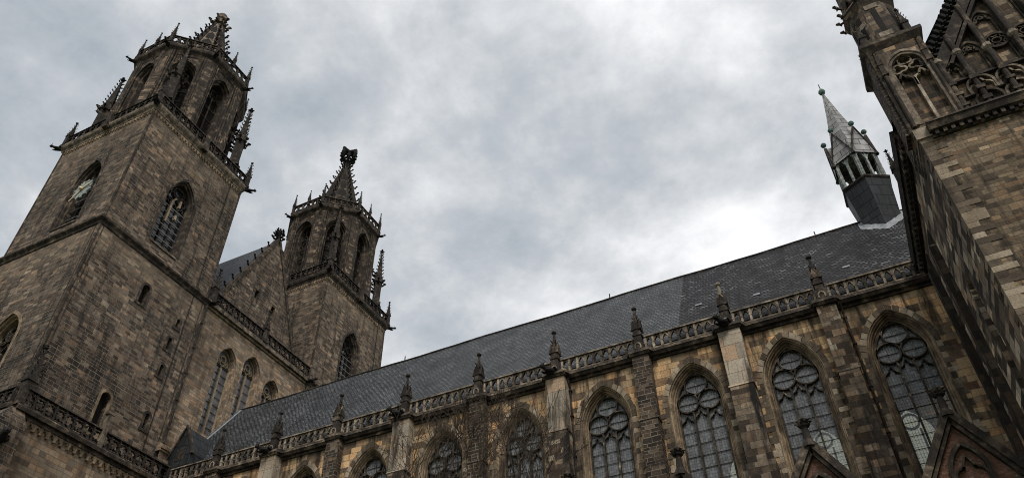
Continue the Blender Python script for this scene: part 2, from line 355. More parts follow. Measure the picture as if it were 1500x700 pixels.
# ================================================================== mesh kit
class G:
    """collects faces; build() links them as one mesh object"""

    def __init__(s): s.v = []; s.f = []

    def add(s, pts, faces):
        o = len(s.v); s.v += [Vector(p) for p in pts]
        s.f += [[o + i for i in f] for f in faces]

    def hexa(s, p):   # 4 bottom, 4 top
        s.add(p, [(0, 3, 2, 1), (4, 5, 6, 7), (0, 1, 5, 4), (1, 2, 6, 5), (2, 3, 7, 6), (3, 0, 4, 7)])

    def box(s, x0, x1, y0, y1, z0, z1):
        s.hexa([(x0, y0, z0), (x1, y0, z0), (x1, y1, z0), (x0, y1, z0), (x0, y0, z1), (x1, y0, z1), (x1, y1, z1), (x0, y1, z1)])

    def fbox(s, F, u0, u1, d0, d1, z0, z1, d1top=None):
        t = d1 if d1top is None else d1top
        s.hexa([F(u0, d0, z0), F(u1, d0, z0), F(u1, d1, z0), F(u0, d1, z0), F(u0, d0, z1), F(u1, d0, z1), F(u1, t, z1), F(u0, t, z1)])

    def lathe(s, c, prof, n, ph=0.0, cap=True):
        o = len(s.v); m = len(prof)
        for r, z in prof:
            for i in range(n):
                t = ph + 2 * PI * i / n
                s.v.append(Vector((c[0] + r * cos(t), c[1] + r * sin(t), c[2] + z)))
        for j in range(m - 1):
            for i in range(n):
                k_ = (i + 1) % n
                s.f.append([o + j * n + i, o + j * n + k_, o + (j + 1) * n + k_, o + (j + 1) * n + i])
        if cap:
            s.f.append([o + i for i in range(n)][::-1]); s.f.append([o + (m - 1) * n + i for i in range(n)])

    def tube(s, pts, rad, n=6):
        pts = [Vector(p) for p in pts]
        if not isinstance(rad, (list, tuple)): rad = [rad] * len(pts)
        o = len(s.v)
        for i, p in enumerate(pts):
            t = (pts[min(i + 1, len(pts) - 1)] - pts[max(i - 1, 0)])
            if t.length < 1e-6: t = Vector((0, 0, 1))
            t.normalize()
            a = Vector((0, 0, 1)) if abs(t.z) < 0.9 else Vector((1, 0, 0))
            x = t.cross(a).normalized(); y = t.cross(x)
            for k_ in range(n):
                q = 2 * PI * k_ / n
                s.v.append(p + (x * cos(q) + y * sin(q)) * rad[i])
        for i in range(len(pts) - 1):
            for k_ in range(n):
                l = (k_ + 1) % n
                s.f.append([o + i * n + k_, o + i * n + l, o + (i + 1) * n + l, o + (i + 1) * n + k_])
        s.f.append([o + k_ for k_ in range(n)]); s.f.append([o + (len(pts) - 1) * n + k_ for k_ in range(n)])

    def bar(s, F, pts, wd, d0, d1, closed=False):
        """a bar of rectangular section along a line drawn on a wall frame"""
        n = len(pts); o = len(s.v)
        for i in range(n):
            if closed: a, b = pts[i - 1], pts[(i + 1) % n]
            else: a, b = pts[max(i - 1, 0)], pts[min(i + 1, n - 1)]
            t = Vector((b[0] - a[0], b[1] - a[1]))
            if t.length < 1e-9: t = Vector((0, 1))
            t.normalize(); nx, nz = -t.y * wd / 2, t.x * wd / 2
            u, z = pts[i]
            for (q, d) in ((1, d0), (-1, d0), (-1, d1), (1, d1)):
                s.v.append(Vector(F(u + nx * q, d, z + nz * q)))
        for i in range(n if closed else n - 1):
            j = (i + 1) % n
            for k_ in range(4):
                l = (k_ + 1) % 4
                s.f.append([o + i * 4 + k_, o + i * 4 + l, o + j * 4 + l, o + j * 4 + k_])
        if not closed:
            s.f.append([o, o + 1, o + 2, o + 3]); q = o + 4 * (n - 1); s.f.append([q, q + 1, q + 2, q + 3])

    def sheet(s, F, outline, holes=(), d=0.0, reveal=None):
        polys = [outline] + [h for h in holes]
        flat = [p for pl in polys for p in pl]
        tri = tessellate_polygon([[Vector((p[0], p[1], 0)) for p in pl] for pl in polys])
        o = len(s.v)
        s.v += [Vector(F(p[0], d, p[1])) for p in flat]
        s.f += [[o + a, o + b, o + c] for a, b, c in tri]
        if reveal:
            for h, rv in zip(holes, reveal):
                if not rv: continue
                q = len(s.v); m = len(h)
                s.v += [Vector(F(p[0], d, p[1])) for p in h] + [Vector(F(p[0], d - rv, p[1])) for p in h]
                for i in range(m):
                    j = (i + 1) % m
                    s.f.append([q + i, q + j, q + m + j, q + m + i])

    def rings(s, F, lines):
        """loft between lines of equal length: [(pts2d, depth)]"""
        o = len(s.v); n = len(lines[0][0])
        for pts, d in lines: s.v += [Vector(F(u, d, z)) for u, z in pts]
        for j in range(len(lines) - 1):
            for i in range(n - 1):
                s.f.append([o + j * n + i, o + j * n + i + 1, o + (j + 1) * n + i + 1, o + (j + 1) * n + i])

    def crocket(s, p, outd, sz):
        """a curled leaf knob growing outwards and up"""
        p = Vector(p); d = Vector(outd).normalized(); up = Vector((0, 0, 1)); t = d.cross(up)
        if t.length < 1e-4: t = Vector((1, 0, 0))
        t.normalize()
        a = p - d * sz * 0.3
        b = p + d * sz * 0.55 + up * sz * 0.1
        c = p + d * sz * 1.0 + up * sz * 0.75
        e_ = p + d * sz * 0.55 + up * sz * 0.85
        s.tube([a, b, c, e_], [sz * 0.26, sz * 0.2, sz * 0.34, sz * 0.16], 5)
        s.tube([b + t * sz * 0.42, b, b - t * sz * 0.42], [sz * 0.12, sz * 0.2, sz * 0.12], 4)

    def build(s, name, mat, parent=None, smooth=False):
        me = bpy.data.meshes.new(name)
        off = Vector((0, 0, 0)); p = parent
        while p is not None: off += p.location; p = p.parent
        me.from_pydata([v - off for v in s.v], [], s.f)
        me.validate(clean_customdata=False)
        uvl = me.uv_layers.new(name='UVMap')
        zax = Vector((0, 0, 1))
        for poly in me.polygons:
            n = poly.normal
            if abs(n.z) > 0.98 or n.length < 1e-6: t = Vector((1, 0, 0)); b = Vector((0, 1, 0))
            else:
                t = zax.cross(n).normalized(); b = n.cross(t)
                if (abs(t.x) > abs(t.y) and t.x < 0) or (abs(t.y) >= abs(t.x) and t.y < 0): t = -t
                if b.z < 0: b = -b
            for li in poly.loop_indices:
                w_ = me.vertices[me.loops[li].vertex_index].co + off
                uvl.data[li].uv = (w_.dot(t), w_.dot(b))
        if smooth:
            for poly in me.polygons: poly.use_smooth = True
        me.materials.append(M[mat])
        o = bpy.data.objects.new(name, me); col.objects.link(o)
        if parent is not None: o.parent = parent
        return o


def thing(name, label, cat, loc, group=None):
    o = bpy.data.objects.new(name, None); col.objects.link(o); o.location = loc
    o['label'] = label; o['category'] = cat
    if group: o['group'] = group
    return o


def south(y0, x0=0.0):
    return lambda u, d, z: (x0 + u, y0 - d, z)


def north(y0, x0=0.0):
    return lambda u, d, z: (x0 + u, y0 + d, z)


def east(x0, y0=0.0):
    return lambda u, d, z: (x0 + d, y0 + u, z)


def west(x0, y0=0.0):
    return lambda u, d, z: (x0 - d, y0 + u, z)


def facing(c, ang, dist):
    n = (cos(ang), sin(ang)); t = (-sin(ang), cos(ang))
    return lambda u, d, z: (c[0] + n[0] * (dist + d) + t[0] * u, c[1] + n[1] * (dist + d) + t[1] * u, z)


def arch(uc, hw, z0, zs, Ra, n=10, foot=True):
    """pointed arch from the left foot over the apex to the right foot"""
    Ra = max(Ra, hw + 1e-4); c = Ra - hw
    a1 = math.acos(c / Ra)
    left = [(uc + c - Ra * cos(a1 * i / n), zs + Ra * sin(a1 * i / n)) for i in range(n + 1)]
    right = [(2 * uc - u, z) for u, z in left[:-1]][::-1]
    pts = left + right
    if foot: pts = [(uc - hw, z0)] + pts + [(uc + hw, z0)]
    return pts


def apex(hw, Ra): return sqrt(max(Ra * Ra - (Ra - hw) ** 2, 0))


def circ(u, z, r, n=20): return [(u + r * cos(2 * PI * i / n), z + r * sin(2 * PI * i / n)) for i in range(n)]


def foil(u, z, r, k, ph=PI / 2, n=7):
    """outline of a cusped opening of k lobes"""
    pts = []; rl = r * 0.52
    for j in range(k):
        a = ph + 2 * PI * j / k
        c = (u + (r - rl) * cos(a), z + (r - rl) * sin(a))
        for i in range(n):
            q = a + (i / (n - 1) - 0.5) * PI * 1.15
            pts.append((c[0] + rl * cos(q), c[1] + rl * sin(q)))
    return pts


def trefoil_head(uc, hw, z0, zs):
    """three-lobed head of a lancet light, open line"""
    r = hw * 0.62; pts = [(uc - hw, z0), (uc - hw, zs)]
    for i in range(5):
        a = PI - PI * 0.55 * i / 4
        pts.append((uc - hw + r + r * cos(a), zs + r * 0.9 * sin(a)))
    zt = zs + r * 0.75
    for i in range(4): pts.append((uc - hw * 0.42 + hw * 0.42 * i / 3 * 1.0, zt + hw * 0.95 * (i / 3) ** 0.7))
    return pts + [(2 * uc - u, z) for u, z in pts[:-1]][::-1]


def voussoirs(g, F, uc, hw, zs, Ra, wd, proud, zlow, depth=0.25, n=9, lng=0.4):
    """separate stones round a pointed arch and down its jambs"""
    c = Ra - hw; a1 = math.acos(c / Ra)
    a1o = math.acos(c / (Ra + wd))
    for sgn in (-1, 1):
        for i in range(n):
            t0, t1 = i / n + 0.006, (i + 1) / n - 0.006
            jit = rnd.uniform(-0.03, 0.05); pj = proud + rnd.uniform(-0.012, 0.012)
            p = []
            for (t, ro) in ((t0, 0), (t1, 0), (t1, 1), (t0, 1)):
                a = (a1o if ro else a1) * t; rr = Ra + (wd + jit if ro else 0)
                p.append((uc + sgn * (rr * cos(a) - c), zs + rr * sin(a)))
            if i == n - 1 and True:
                p[2] = (max(p[2][0], uc) if sgn > 0 else min(p[2][0], uc), p[2][1])
            g.hexa([F(u, -depth, z) for u, z in p] + [F(u, pj, z) for u, z in p])
        z = zs; alt = 0
        while z > zlow:
            h = rnd.uniform(0.3, 0.46); ww = wd * (1.5 if alt else 0.8) + rnd.uniform(-.05, .05); alt = 1 - alt
            if lng == 0: ww = wd
            pj = proud + rnd.uniform(-0.012, 0.012)
            g.fbox(F, uc + sgn * hw, uc + sgn * (hw + ww), -depth, pj, z - h + 0.012, z)
            z -= h


def pinnacle_into(g, x, y, z0, h, wd, ang=0.0, crock=5, knob=True):
    """square shaft with four gablets, crocketed spirelet and knob"""
    q = wd / 2
    hs = h * 0.42
    ca, sa = cos(ang), sin(ang)

    def P(a, b, z): return (x + a * ca - b * sa, y + a * sa + b * ca, z0 + z)

    def sq(z, r): return [P(-r, -r, z), P(r, -r, z), P(r, r, z), P(-r, r, z)]
    g.hexa(sq(0, q * 1.25) + sq(h * 0.05, q * 1.25))
    g.hexa(sq(h * 0.05, q * 0.95) + sq(hs, q * 0.95))
    g.hexa(sq(hs * 0.92, q * 1.18) + sq(hs, q * 1.18))
    gz = hs; gh = wd * 1.05
    for k_ in range(4):
        a = ang + k_ * PI / 2
        F = facing((x, y), a, q * 1.0)
        g.add([F(-q * 1.1, 0.06 * wd, z0 + gz), F(q * 1.1, 0.06 * wd, z0 + gz), F(0, 0.06 * wd, z0 + gz + gh),
               F(-q * 1.1, -q * .6, z0 + gz), F(q * 1.1, -q * .6, z0 + gz), F(0, -q * .6, z0 + gz + gh)],
              [(0, 1, 2), (0, 2, 5, 3), (1, 4, 5, 2), (3, 5, 4)])
    top = h * 0.93
    g.hexa(sq(hs, q * 0.9) + sq(top, q * 0.12))
    for k_ in range(4):
        a = ang + PI / 4 + k_ * PI / 2
        for i in range(crock):
            t = (i + 0.7) / (crock + 0.3)
            r = (q * 0.9 * (1 - t) + q * 0.12 * t) * 1.41
            g.crocket((x + r * cos(a), y + r * sin(a), z0 + hs + (top - hs) * t), (cos(a), sin(a), 0), wd * 0.24)
    if knob:
        g.lathe((x, y, z0 + top), [(q * .1, 0), (q * .5, h * .012), (q * .55, h * .03), (q * .2, h * .05), (q * .3, h * .06), (q * .02, h * .075)], 6)
        for k_ in range(4):
            a = ang + k_ * PI / 2
            g.crocket((x, y, z0 + top + h * .01), (cos(a), sin(a), 0), wd * 0.3)


def gargoyle_into(g, p, d, ln, sz=1.0):
    """crouching beast leaning out from a wall"""
    p = Vector(p); d = Vector(d).normalized(); up = Vector((0, 0, 1)); t = d.cross(up).normalized()
    b = [p - d * 0.3 * sz, p + d * ln * .2 - up * .05 * sz, p + d * ln * .5 + up * .02 * sz, p + d * ln * .72 + up * .1 * sz,
         p + d * ln * .86 + up * .13 * sz, p + d * ln + up * .05 * sz]
    g.tube(b, [.24 * sz, .26 * sz, .2 * sz, .13 * sz, .19 * sz, .08 * sz], 8)
    hd = b[4]
    for s_ in (-1, 1):
        g.tube([hd + t * .1 * s_ * sz, hd + t * .2 * s_ * sz + up * .26 * sz - d * .08 * sz], [.07 * sz, .015 * sz], 5)
        g.tube([b[1] + t * .2 * s_ * sz, b[2] + t * .26 * s_ * sz - up * .16 * sz, b[2] + d * .28 * sz + t * .2 * s_ * sz - up * .22 * sz], [.13 * sz, .09 * sz, .06 * sz], 6)
        g.tube([b[0] + t * .2 * s_ * sz, b[1] + t * .3 * s_ * sz + up * .2 * sz, b[1] + t * .34 * s_ * sz - d * .2 * sz + up * .26 * sz], [.12 * sz, .09 * sz, .02 * sz], 5)


def balustrade_into(g, F, u0, u1, z0, h, n, style='arcade', d0=-0.14, d1=0.1):
    wr = 0.15
    g.fbox(F, u0, u1, d0 - .08, d1 + .08, z0 + h - wr, z0 + h, d1 + .02)
    g.fbox(F, u0, u1, d0 - .04, d1 + .04, z0, z0 + wr * 0.8)
    st = (u1 - u0) / n; zt = z0 + h - wr; zb = z0 + wr * .8
    for i in range(n + 1):
        u = u0 + st * i
        u = min(max(u, u0 + .07), u1 - .07)
        if style == 'arcade':
            hh = zb + (zt - zb) * 0.52
            g.fbox(F, u - .075, u + .075, d0, d1, zb, zt)
            g.fbox(F, u - .11, u + .11, d0 - .02, d1 + .02, hh - .06, hh + .03)
            if i < n:
                uc = u0 + st * (i + .5); aw = st * .5 - .03
                pts = [(uc + aw * k_, hh + (zt - hh) * (1 - abs(k_) ** 1.7) * .86) for k_ in (-1, -.8, -.5, -.22, 0, .22, .5, .8, 1)]
                g.bar(F, pts, .1, d0 + .02, d1 - .02)
                for s_ in (-1, 1): g.bar(F, [(uc + s_ * aw, hh + (zt - hh) * .7), (uc + s_ * aw * .55, zt)], .13, d0 + .04, d1 - .04)
        else:
            g.fbox(F, u - .06, u + .06, d0, d1, zb, zt)
            if i < n:
                uc = u0 + st * (i + .5); rr = min(st, zt - zb) * .5
                g.bar(F, foil(uc, (zb + zt) / 2, rr * 1.02, 4, PI / 4 * (i % 2), 5), .1, d0 + .03, d1 - .03, True)
                g.bar(F, [(uc - st / 2, zb), (uc - rr * .5, (zb + zt) / 2 - rr * .5)], .08, d0 + .03, d1 - .03)
                g.bar(F, [(uc + st / 2, zt), (uc + rr * .5, (zb + zt) / 2 + rr * .5)], .08, d0 + .03, d1 - .03)


def ring_course(g, x0, x1, y0, y1, prof):
    """a moulding carried round a rectangle: prof = [(projection, z)]"""
    o = len(g.v); n = len(prof)
    for pr, z in prof:
        g.v += [Vector(p) for p in ((x0 - pr, y0 - pr, z), (x1 + pr, y0 - pr, z), (x1 + pr, y1 + pr, z), (x0 - pr, y1 + pr, z))]
    for j in range(n - 1):
        for i in range(4):
            k_ = (i + 1) % 4
            g.f.append([o + j * 4 + i, o + j * 4 + k_, o + j * 4 + 4 + k_, o + j * 4 + 4 + i])


def dentils(g, F, u0, u1, z0, z1, d, step, arcs=True):
    n = max(1, int((u1 - u0) / step)); st = (u1 - u0) / n
    for i in range(n):
        u = u0 + st * i
        g.fbox(F, u + st * .1, u + st * .42, 0, d, z0, z1)
        if arcs:
            g.bar(F, [(u + st * .42 + st * .68 * .5 * (1 - cos(a)), z0 + (z1 - z0) * (.45 + .5 * sin(a))) for a in (0, .8, 1.57, 2.34, 3.14)], (z1 - z0) * .3, 0, d * .8)


# ================================================================== ground
def ground():
    g = G(); n = 24; S_ = 3000
    g.add([(-S_, -S_, 0), (S_, -S_, 0), (S_, S_, 0), (-S_, S_, 0)], [(0, 1, 2, 3)])
    a = Nodes('lawn'); geo = a.new('ShaderNodeNewGeometry').outputs['Position']
    c = a.ramp(a.noise(geo, 0.6, 6, 0.7), [(0.3, (0.035, 0.055, 0.018)), (0.7, (0.08, 0.09, 0.035))])
    a.put(a.b.inputs['Base Color'], c); a.b.inputs['Roughness'].default_value = 0.95
    a.bump(a.noise(geo, 30, 4, .7), .8, .05); M['lawn'] = a.m
    o = g.build('ground', 'lawn'); o['kind'] = 'structure'
    a = Nodes('gravel'); geo = a.new('ShaderNodeNewGeometry').outputs['Position']
    a.put(a.b.inputs['Base Color'], a.ramp(a.noise(geo, 14, 5, .7), [(0.3, (0.16, 0.14, 0.115)), (0.7, (0.34, 0.31, 0.26))]))
    a.b.inputs['Roughness'].default_value = 0.95; a.bump(a.noise(geo, 40, 3, .6), .8, .03); M['gravel'] = a.m
    g = G(); g.box(-60, 40, -3, 4, -0.2, 0.004); g.box(-4, 0.0, 4.004, 36, -0.2, 0.004)
    o = g.build('path', 'gravel'); o['kind'] = 'structure'


ground()

# ================================================================== bell towers
XE = -56.82                       # east faces of the towers
THW = 7.0
TCX = XE - THW
Z_STR, Z_COR = 53.0, 70.2


def tower_window(parent, F, uc, hw, sill, zs, Ra, deep, rows, glass='darkglass', lights=3, pale=False, name='window'):
    """frame, glazing and tracery of a tall pointed window set back in its opening"""
    g = G()
    lines = []
    for off, dp in ((-.32, .03), (-.3, .06), (0.0, .06), (0.0, -.12), (.12, -.16), (.14, -.4), (.28, -.45), (.30, -deep)):
        lines.append((arch(uc, hw - off, sill, zs, Ra - off, 10), dp))
    g.rings(F, lines)
    g.add([F(uc - hw, .1, sill - .35), F(uc + hw, .1, sill - .35), F(uc + hw, .1, sill - .25), F(uc - hw, .1, sill - .25), F(uc - hw, -deep, sill + .3), F(uc + hw, -deep, sill + .3)],
          [(0, 1, 2, 3), (3, 2, 5, 4)])
    fr = g.build(name, 'mould' if pale else 'trim', parent)
    h2 = hw - .3
    g = G(); g.sheet(F, arch(uc, h2 + .05, sill, zs, Ra - .25, 10), d=-deep + .02); g.build('glass', glass, fr)
    g = G(); st = 2 * h2 / lights; zl = zs - h2 * .35
    for i in range(1, lights):
        u = uc - h2 + st * i
        g.bar(F, [(u, sill), (u, zl)], .16, -deep + .03, -deep + .25)
    for i in range(lights):
        g.bar(F, trefoil_head(uc - h2 + st * (i + .5), st / 2, zl - .8, zl), .11, -deep + .04, -deep + .22)
    zap = zs + apex(hw - .3, Ra - .3)
    r1 = h2 * .44
    g.bar(F, foil(uc, zap - r1 * 1.75, r1 * 1.05, 4, PI / 4, 6), .1, -deep + .04, -deep + .2, True)
    g.bar(F, circ(uc, zap - r1 * 1.75, r1 * 1.1, 18), .11, -deep + .03, -deep + .23, True)
    for s_ in (-1, 1):
        g.bar(F, foil(uc + s_ * h2 * .47, zl + h2 * .95, h2 * .36, 3, PI / 2, 6), .1, -deep + .04, -deep + .2, True)
        g.bar(F, circ(uc + s_ * h2 * .47, zl + h2 * .95, h2 * .4, 16), .1, -deep + .03, -deep + .22, True)
    g.build('tracery', 'lace' if not pale else 'bar', fr)
    if rows:
        g = G()
        for i in range(rows):
            z = sill + .5 + (zl - sill - .6) * i / (rows - 1)
            g.fbox(F, uc - h2, uc + h2, -deep + .2, -deep + .27, z - .05, z + .05)
        g.build('saddle_bar', 'ironbar', fr)
    return fr


def small_opening(g_wall_holes, uc, hw, z0, zs):
    h = arch(uc, hw, z0, zs, hw * 1.02, 6); g_wall_holes.append(h); return h


def make_tower(name, cy, label, first):
    t = thing(name, label, 'tower', (TCX, cy, 0), 'twin bell towers of the church')
    c = (TCX, cy)
    FE, FN, FW, FS = east(XE, cy), north(cy + THW, TCX), west(TCX - THW, cy), south(cy - THW, TCX)
    # ---- lower storey
    he = []; rv = []
    small = [(-.12, .42, 47.75, 49.5), (4.45, .2, 47.9, 48.7), (4.25, .22, 45.2, 46.3), (4.35, .2, 42.3, 43.3), (.05, .5, 34.2, 37.6), (4.6, .22, 36.9, 38.2)]
    if first:
        for (u, hw, z0, zs) in small: he.append(arch(u, hw, z0, zs, hw * 1.02, 6)); rv.append(.7)
    g = G()
    g.sheet(FE, [(-THW, 0), (THW, 0), (THW, Z_STR), (-THW, Z_STR)], he, reveal=rv)
    hs = []
    if first: hs = [arch(0.35, 2.0, 33.5, 41.2, 3.2, 10)]
    g.sheet(FS, [(-THW, 0), (THW, 0), (THW, Z_STR), (-THW, Z_STR)], hs, reveal=[0] * len(hs))
    g.sheet(FN, [(-THW, 0), (THW, 0), (THW, Z_STR), (-THW, Z_STR)])
    g.sheet(FW, [(-THW, 0), (THW, 0), (THW, Z_STR), (-THW, Z_STR)])
    lw = g.build('lower_wall', 'tower', t)
    # ---- upper storey, set back a hand's breadth
    up = THW - 0.1
    FEu, FNu, FWu, FSu = east(TCX + up, cy), north(cy + up, TCX), west(TCX - up, cy), south(cy - up, TCX)
    oE = arch(0, 1.8, 55.0, 61.4, 3.7, 10); oS = arch(0.75, 1.8, 55.0, 61.2, 3.7, 10)
    g = G()
    for F, o_ in ((FEu, oE), (FSu, oS), (FNu, None), (FWu, None)):
        g.sheet(F, [(-up, Z_STR), (up, Z_STR), (up, Z_COR), (-up, Z_COR)], [o_] if o_ else [], reveal=[0] if o_ else None)
    g.build('upper_wall', 'tower', t)
    w1 = tower_window(t, FEu, 0, 1.8, 55.0, 61.4, 3.7, 1.0, 7)
    if first:     # two pale lengths of a broken mullion
        g = G(); g.bar(FEu, [(-.5, 58.6), (-.5, 61.6), (-.15, 62.2)], .2, -.98, -.6); g.bar(FEu, [(.5, 61.3), (.5, 62.3)], .2, -.98, -.6)
        g.bar(FEu, [(.5, 59.6), (.5, 60.2)], .2, -.98, -.6)
        g.build('mended_mullion', 'palebar', w1)
    w2 = tower_window(t, FSu, 0.75, 1.8, 55.0, 61.2, 3.7, 1.0, 5)
    if first:
        tower_window(t, FS, 0.35, 2.0, 33.5, 41.2, 3.2, 1.0, 0, pale=True)
        for (u, hw, z0, zs) in small:
            g = G()
            g.bar(FE, arch(u, hw + .12, z0 - .1, zs, hw * 1.02 + .12, 6), .26, -.2, .035)
            g.fbox(FE, u - hw - .3, u + hw + .3, -.2, .09, z0 - .3, z0 - .08)
            o = g.build('window', 'trim' if hw < .45 else 'mould', t)
            g = G(); g.sheet(FE, arch(u, hw, z0, zs, hw * 1.02, 6), d=-.68); g.build('glass', 'void', o)
        # clock in the south window
        FC = south(cy - THW - .12, TCX)
        g = G()
        CK = 1.5
        star = [(CK + (1.38 if i % 2 else 1.05) * cos(PI * i / 12), 59.3 + (1.38 if i % 2 else 1.05) * sin(PI * i / 12)) for i in range(24)]
        g.sheet(FC, star, d=.12); g.sheet(FC, star, d=0)
        n_ = len(star)
        for i in range(n_):
            j = (i + 1) % n_; g.add([FC(star[i][0], 0, star[i][1]), FC(star[j][0], 0, star[j][1]), FC(star[j][0], .12, star[j][1]), FC(star[i][0], .12, star[i][1])], [(0, 1, 2, 3)])
        for i in range(12):
            a = PI * i / 6; g.bar(FC, [(CK + .95 * cos(a), 59.3 + .95 * sin(a)), (CK + 1.2 * cos(a), 59.3 + 1.2 * sin(a))], .09, .12, .16)
        ck = g.build('clock', 'clockface', t)
        g = G(); g.bar(FC, [(CK + .2, 59.5), (CK - 1.15, 58.0)], .16, .18, .24); g.bar(FC, [(CK - .15, 59.25), (CK + .9, 59.75)], .2, .2, .26)
        g.lathe((TCX + CK, cy - THW - .38, 59.3), [(.02, -.16), (.2, -.08), (.2, .08), (.02, .16)], 10)
        g.build('hand', 'gold', ck)
        # bars that hold the clock back to the jambs
        g = G(); g.tube([FC(-1.0, -.2, 59.3), FC(2.6, -.2, 59.3)], .06, 6); g.build('bracket', 'lace', ck)
    # ---- string course, corner rolls
    g = G(); ring_course(g, TCX - THW, XE, cy - THW, cy + THW, [(0.0, 52.35), (.12, 52.45), (.16, 52.7), (.42, 52.9), (.45, 53.1), (.0, 53.5), (-.12, 53.5)])
    g.build('string_course', 'trim', t)
    g = G()
    for sx in (-1, 1):
        for sy in (-1, 1):
            for (dx, dy) in ((0, 0), (-.42, .03), (.03, -.42)):
                g.tube([(TCX + sx * (THW - .04 + dx), cy + sy * (THW - .04 + dy), 0), (TCX + sx * (THW - .04 + dx), cy + sy * (THW - .04 + dy), 52.4)], .15 if dx == dy else .06, 8)
            g.tube([(TCX + sx * (up - .02), cy + sy * (up - .02), 53.4), (TCX + sx * (up - .02), cy + sy * (up - .02), 69.3)], .13, 8)
    g.build('corner_shaft', 'trim', t)
    # ---- corbel frieze and main cornice
    for F in (FEu, FNu, FWu, FSu):
        g = G(); dentils(g, F, -up, up, 68.9, 69.45, .13, .42); g.build('frieze', 'mould', t)
    g = G(); ring_course(g, TCX - up, TCX + up, cy - up, cy + up, [(0, 69.4), (.16, 69.45), (.2, 69.65), (.42, 69.9), (.5, 70.1), (.52, 70.35), (.3, 70.5), (-1.5, 70.55)])
    g.build('cornice', 'gallery' if first else 'trim', t)
    g = G(); g.box(TCX - up, TCX + up, cy - up, cy + up, 70.2, 70.52); g.build('platform', 'trim', t)
    for F in (east(TCX + up + .25, cy), north(cy + up + .25, TCX), west(TCX - up - .25, cy), south(cy - up - .25, TCX)):
        g = G(); balustrade_into(g, F, -up, up, 70.5, 1.5, 15, 'foil'); g.build('balustrade', 'lace', t)
    for sx in (-1, 1):
        for sy in (-1, 1):
            g = G(); pinnacle_into(g, TCX + sx * (up + .2), cy + sy * (up + .2), 70.45, 4.4, .55, 0, 4)
            g.build('corner_finial', 'lace', t)
            g = G(); gargoyle_into(g, (TCX + sx * (up + .3), cy + sy * (up + .3), 70.05), (sx, sy, .05), 1.25, .95)
            g.build('gargoyle', 'black', t)
    for F in (FEu, FSu):
        g = G(); g.fbox(F, -.35, .35, 0, .75, 69.7, 70.75); g.fbox(F, -.28, .28, .1, .7, 70.7, 72.1)
        g.build('waterspout', 'trim', t)
    # ---- octagonal belfry
    RO = 6.75; ap = RO * cos(PI / 8); fw = RO * sin(PI / 8)
    zb, ztp = 70.5, 85.0
    g = G()
    for k_ in range(8):
        F = facing(c, k_ * PI / 4, ap)
        g.sheet(F, [(-fw, zb), (fw, zb), (fw, ztp), (-fw, ztp)], [arch(0, 1.55, 72.6, 80.9, 2.6, 8)], reveal=[0])
    bel = g.build('belfry', 'belfry', t)
    for k_ in range(8):
        F = facing(c, k_ * PI / 4, ap); g = G()
        lines = []
        for off, dp in ((-.3, .1), (-.26, .12), (0, .12), (0, -.1), (.16, -.16), (.18, -.5), (.38, -.56), (.42, -1.6)):
            lines.append((arch(0, 1.55 - off, 72.6, 80.9, 2.6 - off, 8), dp))
        g.rings(F, lines); g.fbox(F, -1.6, 1.6, -1.5, .15, 72.2, 72.62)
        o = g.build('belfry_opening', 'trim', bel)
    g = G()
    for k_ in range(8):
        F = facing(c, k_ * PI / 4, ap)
        g.sheet(F, arch(0, 1.3, 72.6, 80.9, 2.4, 8), d=-1.55)  # dark sheet standing in for the unlit belfry interior
    g.build('dark_interior_sheet', 'void', bel)
    g = G()
    for k_ in range(8):
        F = facing(c, k_ * PI / 4, ap)
        g.bar(F, [(0, 72.6), (0, 80.8)], .2, -1.3, -1.0)
        g.bar(F, trefoil_head(-.57, .56, 79.4, 80.1), .13, -1.28, -1.05); g.bar(F, trefoil_head(.57, .56, 79.4, 80.1), .13, -1.28, -1.05)
        g.bar(F, foil(0, 81.5, .55, 4, PI / 4, 5), .13, -1.28, -1.05, True)
        for z in (74.6, 76.8, 78.6): g.fbox(F, -1.1, 1.1, -1.25, -1.1, z, z + .12)
    g.build('mullion', 'lace', bel)
    # angle buttresses with shafts
    g = G(); gs = G()
    for k_ in range(8):
        a = (k_ + .5) * PI / 4; F = facing(c, a, RO)
        g.fbox(F, -.62, .62, -.7, .12, zb, 84.4)
        g.fbox(F, -.46, .46, -.6, .34, zb, 81.5, .12); g.fbox(F, -.5, .5, -.5, .42, zb, 76.0, .3)
        for s_ in (-1, 1):
            p = F(s_ * .72, -.12, 0); gs.tube([(p[0], p[1], zb), (p[0], p[1], 84.6)], .14, 7)
            p = F(s_ * 1.0, -.3, 0); gs.tube([(p[0], p[1], zb), (p[0], p[1], 84.6)], .1, 6)
            p = F(s_ * .46, .1, 0); gs.tube([(p[0], p[1], zb), (p[0], p[1], 83.8)], .09, 6)
    g.build('angle_buttress', 'belfry', bel); gs.build('shaft', 'trim', bel)
    g = G(); ph = PI / 8
    g.lathe((c[0], c[1], 0), [(RO + .05, 84.2), (RO + .15, 84.5), (RO + .3, 84.7), (RO + .62, 85.0), (RO + .7, 85.25), (RO + .7, 85.5), (RO + .4, 85.65), (.5, 85.8)], 8, ph)
    g.build('belfry_cornice', 'trim', t)
    g = G(); Rb = RO + .45; apb = Rb * cos(ph); fwb = Rb * sin(ph)
    for k_ in range(8):
        balustrade_into(g, facing(c, k_ * PI / 4, apb), -fwb, fwb, 85.6, 1.55, 6, 'foil')
    g.build('belfry_balustrade', 'trim', t)
